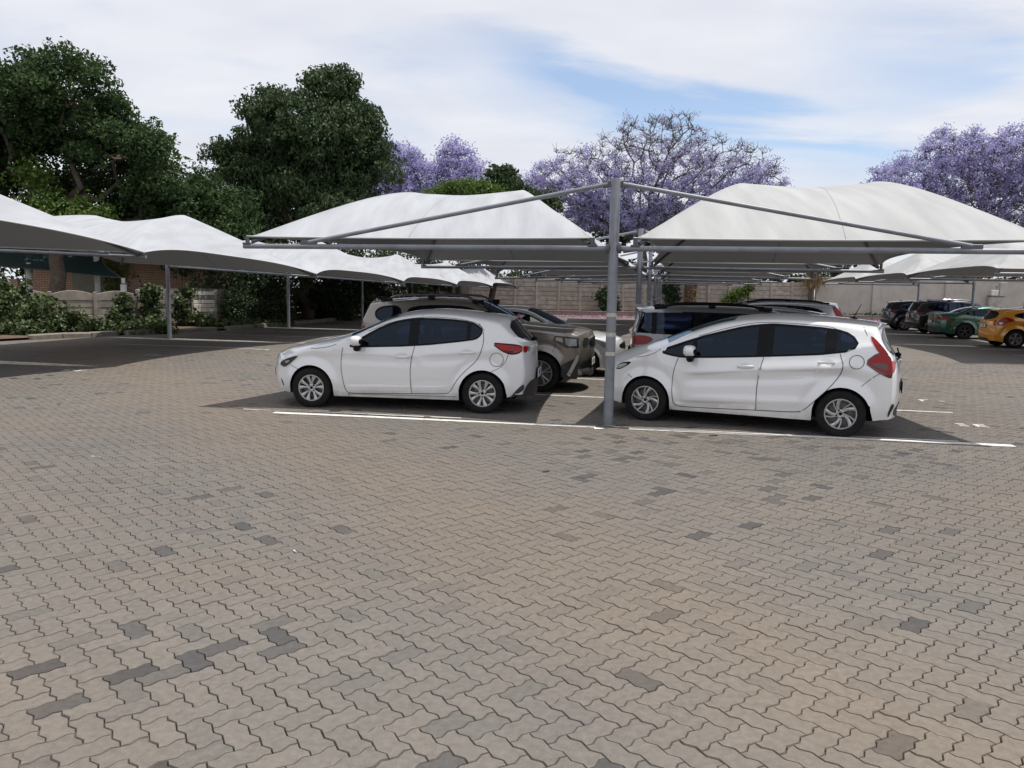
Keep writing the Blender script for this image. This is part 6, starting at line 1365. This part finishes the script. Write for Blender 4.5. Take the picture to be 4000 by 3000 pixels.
gh = dict(paint='grey', W=1.78, wheels=(.85, 3.50), R=.32, Ra=.37, wheel='double', sill=.2, bf=.2, br=.12, cowl=(1.2, 2.0), crown=.055,
    front=[(.2, .34), (.4, .26), (.6, .25), (.8, .34)], top=[(.34, .82), (.6, .90), (1.1, .99), (1.3, 1.03), (1.65, 1.25), (2.0, 1.42), (2.4, 1.485), (2.9, 1.495), (3.5, 1.45), (3.9, 1.38)],
    rear=[(1.38, 3.90), (1.2, 4.05), (1.05, 4.18), (.9, 4.22), (.6, 4.25), (.4, 4.22), (.25, 4.05)], belt=[(.3, 2), (1.15, 2), (1.3, 1.0), (3.0, 1.06), (4.2, 1.09)],
    dlo=[dict(poly=[(1.32, 1.0), (2.8, 1.04), (3.4, 1.09), (3.75, 1.20), (3.5, 1.36), (2.9, 1.42), (2.3, 1.40), (1.95, 1.31)], panes=[(1.32, 2.28), (2.38, 3.2), (3.26, 3.8)])], doors=std_doors(1.26, 2.34, 3.28, 1.0, .22, .88), spoiler=(3.92, 1.39, .12, .56),
    lamps=[dict(name='taillight', poly=[(3.95, 1.05), (4.25, 1.06), (4.25, .9), (4.05, .92)], mat='red')], rwin=('face', [(-.6, 1.12), (.6, 1.12), (.55, 1.34), (-.55, 1.34)]), wind=(1.36, 2.05), mirror=(1.5, 1.0), antenna=(2.3, .1, .2, -.5))
(o_, r_) = heading_left(4.1, 6.75, 4.37 * .93); build_car('parked_car', 'dark grey hatchback facing left behind the silver people carrier', gh, o_, r_, 'parked cars')[1].scale = (.93, 1, 1)
crv = dict(paint='lgrey', W=1.82, wheels=(.88, 3.50), R=.345, Ra=.40, wheel='double', sill=.25, bf=.2, br=.12, cowl=(1.3, 2.0), crown=.05,
    front=[(.22, .34), (.4, .26), (.7, .24), (.92, .34)], top=[(.34, .94), (.6, 1.0), (1.1, 1.08), (1.35, 1.13), (1.75, 1.40), (2.05, 1.55), (2.4, 1.615), (3.0, 1.63), (3.7, 1.61), (4.15, 1.56)],
    rear=[(1.56, 4.15), (1.4, 4.25), (1.2, 4.34), (1.0, 4.39), (.7, 4.42), (.45, 4.40), (.3, 4.25)], belt=[(.3, 2), (1.25, 2), (1.4, 1.10), (4.3, 1.16)],
    dlo=[dict(poly=[(1.42, 1.10), (2.8, 1.12), (3.5, 1.16), (3.95, 1.28), (3.8, 1.49), (3.0, 1.545), (2.35, 1.52), (2.0, 1.43)], panes=[(1.42, 2.34), (2.44, 3.3), (3.36, 4.0)])], doors=std_doors(1.32, 2.40, 3.34, 1.1, .27, .96),
    lamps=[dict(name='taillight', poly=[(4.06, 1.53), (4.16, 1.53), (4.30, 1.36), (4.39, 1.0), (4.28, .92), (4.22, 1.2)], mat='red', off=.010)], rear_lamps=[dict(name='taillight', poly=[(.56, 1.5), (.66, 1.5), (.78, .95), (.66, .95)], mat='red')], rwin=('face', [(-.56, 1.16), (.56, 1.16), (.52, 1.5), (-.52, 1.5)]), wind=(1.44, 2.1), mirror=(1.6, 1.1), rails=(2.2, 4.0, .03, 'trim'))
(o_, r_) = heading_left(4.85, 9.5, 4.54); build_car('parked_car', 'tall pale silver SUV with upright red tail lamp behind the grey hatchback', crv, o_, r_, 'parked cars')
def suv_r(paint, L_=4.45, H=1.58, **k):
    z = lambda f: H * f; d = dict(paint=paint, W=1.85, wheels=(.86, .86 + L_ * .605), R=.36, Ra=.41, wheel='double', sill=.24, bf=.2, br=.13, cowl=(1.35, 2.0), crown=.05,
        front=[(.22, .34), (.4, .26), (.7, .24), (.90, .34)], top=[(.34, .92), (.6, .98), (1.1, 1.04), (1.35, 1.08), (1.75, H * .84), (2.1, H * .94), (2.5, H * .965), (3.1, H * .965), (L_ - .75, H * .94), (L_ - .42, H * .90)],
        rear=[(H * .90, L_ - .42), (1.25, L_ - .26), (1.05, L_ - .16), (.85, L_ - .13), (.6, L_ - .11), (.42, L_ - .14), (.28, L_ - .3)], belt=[(.3, 2), (1.25, 2), (1.4, 1.04), (L_, 1.10)],
        dlo=[dict(poly=[(1.42, 1.05), (2.8, 1.07), (3.5, 1.10), (L_ - .62, 1.22), (L_ - .85, H * .87), (3.0, H * .905), (2.35, H * .895), (2.0, H * .85)], panes=[(1.42, 2.34), (2.44, 3.25), (3.32, L_ - .6)], trim=k.pop('trim', 'trim'))], doors=std_doors(1.32, 2.40, 3.34, 1.04, .26, .92),
        lamps=[dict(name='taillight', poly=[(L_ - .46, 1.00), (L_ - .40, 1.05), (L_ - .13, 1.04), (L_ - .13, .96), (L_ - .36, .96)], mat='red', off=.008)], rear_lamps=[dict(name='taillight', poly=[(.50, 1.03), (.85, 1.04), (.85, .97), (.6, .97)], mat='red')],
        rwin=('face', [(-.62, 1.12), (.62, 1.12), (.56, H * .87), (-.56, H * .87)]), spoiler=(L_ - .42, H * .905, .14, .58), wind=(1.44, 2.1), mirror=(1.6, 1.06), plate=(True, .88, 0, 'CX·12'), faces=[dict(name='lower_bumper', poly=[(-.75, .56), (.75, .56), (.7, .30), (-.7, .30)], rear=True, mat='plastic')])
    d.update(k); return d
def place_tail(wx_rear, contact, sp, lab):
    """tail-left cars: rear wheel on the near side touches the ground at contact"""
    d = -Uv; n_ = np.array([-d[1], d[0]]); o = np.array(contact) - d * wx_rear - n_ * (sp['W'] / 2 - .04)
    build_car('parked_car', lab, sp, o, math.pi - AL, 'parked cars')
q5 = suv_r('navy', 4.48, 1.60, trim='chrome', antenna=(3.6, 0, .05, .6), wheel='star'); place_tail(q5['wheels'][1], (20.75, 42.2), q5, 'dark navy SUV with chrome window surround, farthest of the cars on the right')
x5 = suv_r('black', 4.85, 1.68, rails=(2.2, 4.2, .05, 'chrome')); place_tail(x5['wheels'][1], (20.4, 38.4), x5, 'black SUV with roof rails beside the green sedan')
bm = dict(paint='green', W=1.88, wheels=(.80, 3.65), R=.345, Ra=.39, wheel='dark', sill=.2, bf=.2, br=.14, cowl=(1.5, 2.2), crown=.05,
    front=[(.2, .34), (.4, .26), (.6, .25), (.76, .34)], top=[(.34, .78), (.6, .86), (1.2, .96), (1.5, 1.0), (1.9, 1.22), (2.2, 1.345), (2.6, 1.39), (3.0, 1.38), (3.5, 1.28), (4.0, 1.10), (4.3, 1.065), (4.62, 1.05)],
    rear=[(1.05, 4.62), (.9, 4.64), (.7, 4.66), (.45, 4.64), (.28, 4.5)], belt=[(.3, 2), (1.4, 2), (1.55, .97), (3.6, 1.02), (4.6, 1.02)], crease=[(.9, .80, 4.4, .86, .014, .08)],
    dlo=[dict(poly=[(1.58, .975), (2.6, .99), (3.4, 1.02), (3.72, 1.09), (3.45, 1.22), (2.9, 1.315), (2.5, 1.32), (2.1, 1.24)], panes=[(1.58, 2.44), (2.54, 3.3), (3.34, 3.8)])], doors=std_doors(1.45, 2.5, 3.4, .98, .22, .85), rwin=('top', 3.35, 3.98),
    lamps=[dict(name='taillight', poly=[(4.26, .86), (4.32, .96), (4.66, .92), (4.66, .80), (4.42, .80)], mat='red', off=.008)], rear_lamps=[dict(name='taillight', poly=[(.40, .93), (.88, .94), (.88, .80), (.6, .82)], mat='red')], faces=[dict(name='lower_bumper', poly=[(-.75, .48), (.75, .48), (.7, .26), (-.7, .26)], rear=True, mat='plastic')], wind=(1.6, 2.2), mirror=(1.75, 1.0), plate=(True, .72, 0, 'KM·31'))
place_tail(3.65, (19.65, 34.6), bm, 'dark green sports sedan between the black SUV and the orange hatchback')
fo = dict(paint='orange', W=1.82, wheels=(.90, 3.55), R=.335, Ra=.38, wheel='star', sill=.18, bf=.2, br=.12, cowl=(1.2, 2.0), crown=.05,
    front=[(.2, .34), (.4, .26), (.6, .25), (.76, .34)], top=[(.34, .78), (.6, .86), (1.1, .96), (1.3, 1.0), (1.7, 1.24), (2.05, 1.38), (2.5, 1.43), (3.0, 1.425), (3.5, 1.38), (3.85, 1.33)],
    rear=[(1.33, 3.85), (1.2, 3.96), (1.05, 4.10), (.92, 4.19), (.7, 4.22), (.45, 4.24), (.32, 4.2), (.2, 4.05)], belt=[(.3, 2), (1.15, 2), (1.3, .98), (3.0, 1.05), (4.2, 1.10)], crease=[(1.0, .80, 4.0, .95, .014, .08)],
    dlo=[dict(poly=[(1.32, .98), (2.6, 1.01), (3.2, 1.05), (3.72, 1.17), (3.4, 1.28), (2.9, 1.35), (2.4, 1.355), (1.95, 1.27)], panes=[(1.32, 2.34), (2.44, 3.2), (3.24, 3.8)])], doors=std_doors(1.24, 2.4, 3.3, .99, .22, .88),
    lamps=[dict(name='taillight', poly=[(3.55, 1.0), (3.80, 1.10), (3.95, 1.12), (4.15, .98), (4.20, .82), (4.0, .80), (3.9, .92)], mat='red', off=.009), dict(name='taillight_lens', poly=[(3.98, .92), (4.12, .93), (4.12, .85), (4.02, .85)], mat='lens', off=.013)], rear_lamps=[dict(name='taillight', poly=[(.62, .98), (.80, 1.0), (.82, .80), (.68, .82)], mat='red')],
    rwin=('face', [(-.6, 1.02), (.6, 1.02), (.54, 1.28), (-.54, 1.28)]), spoiler=(3.85, 1.335, .24, .55), faces=[dict(name='diffuser', poly=[(-.5, .34), (.5, .34), (.45, .22), (-.45, .22)], rear=True, mat='plastic')], wind=(1.36, 2.0), mirror=(1.5, 1.0), plate=(True, .78, 0, 'LY·87'), antenna=(3.0, 0, .22, .4), wiper=1.03, emblem=(0, .95, .06, 'chrome', True))
place_tail(3.55, (18.15, 28.7), fo, 'bright orange hatchback on the right')
ed = suv_r('dgrey', 4.3, 1.5); place_tail(ed['wheels'][1], (18.0, 25.6), ed, 'graphite car cut off by the right edge in front of the orange hatchback')
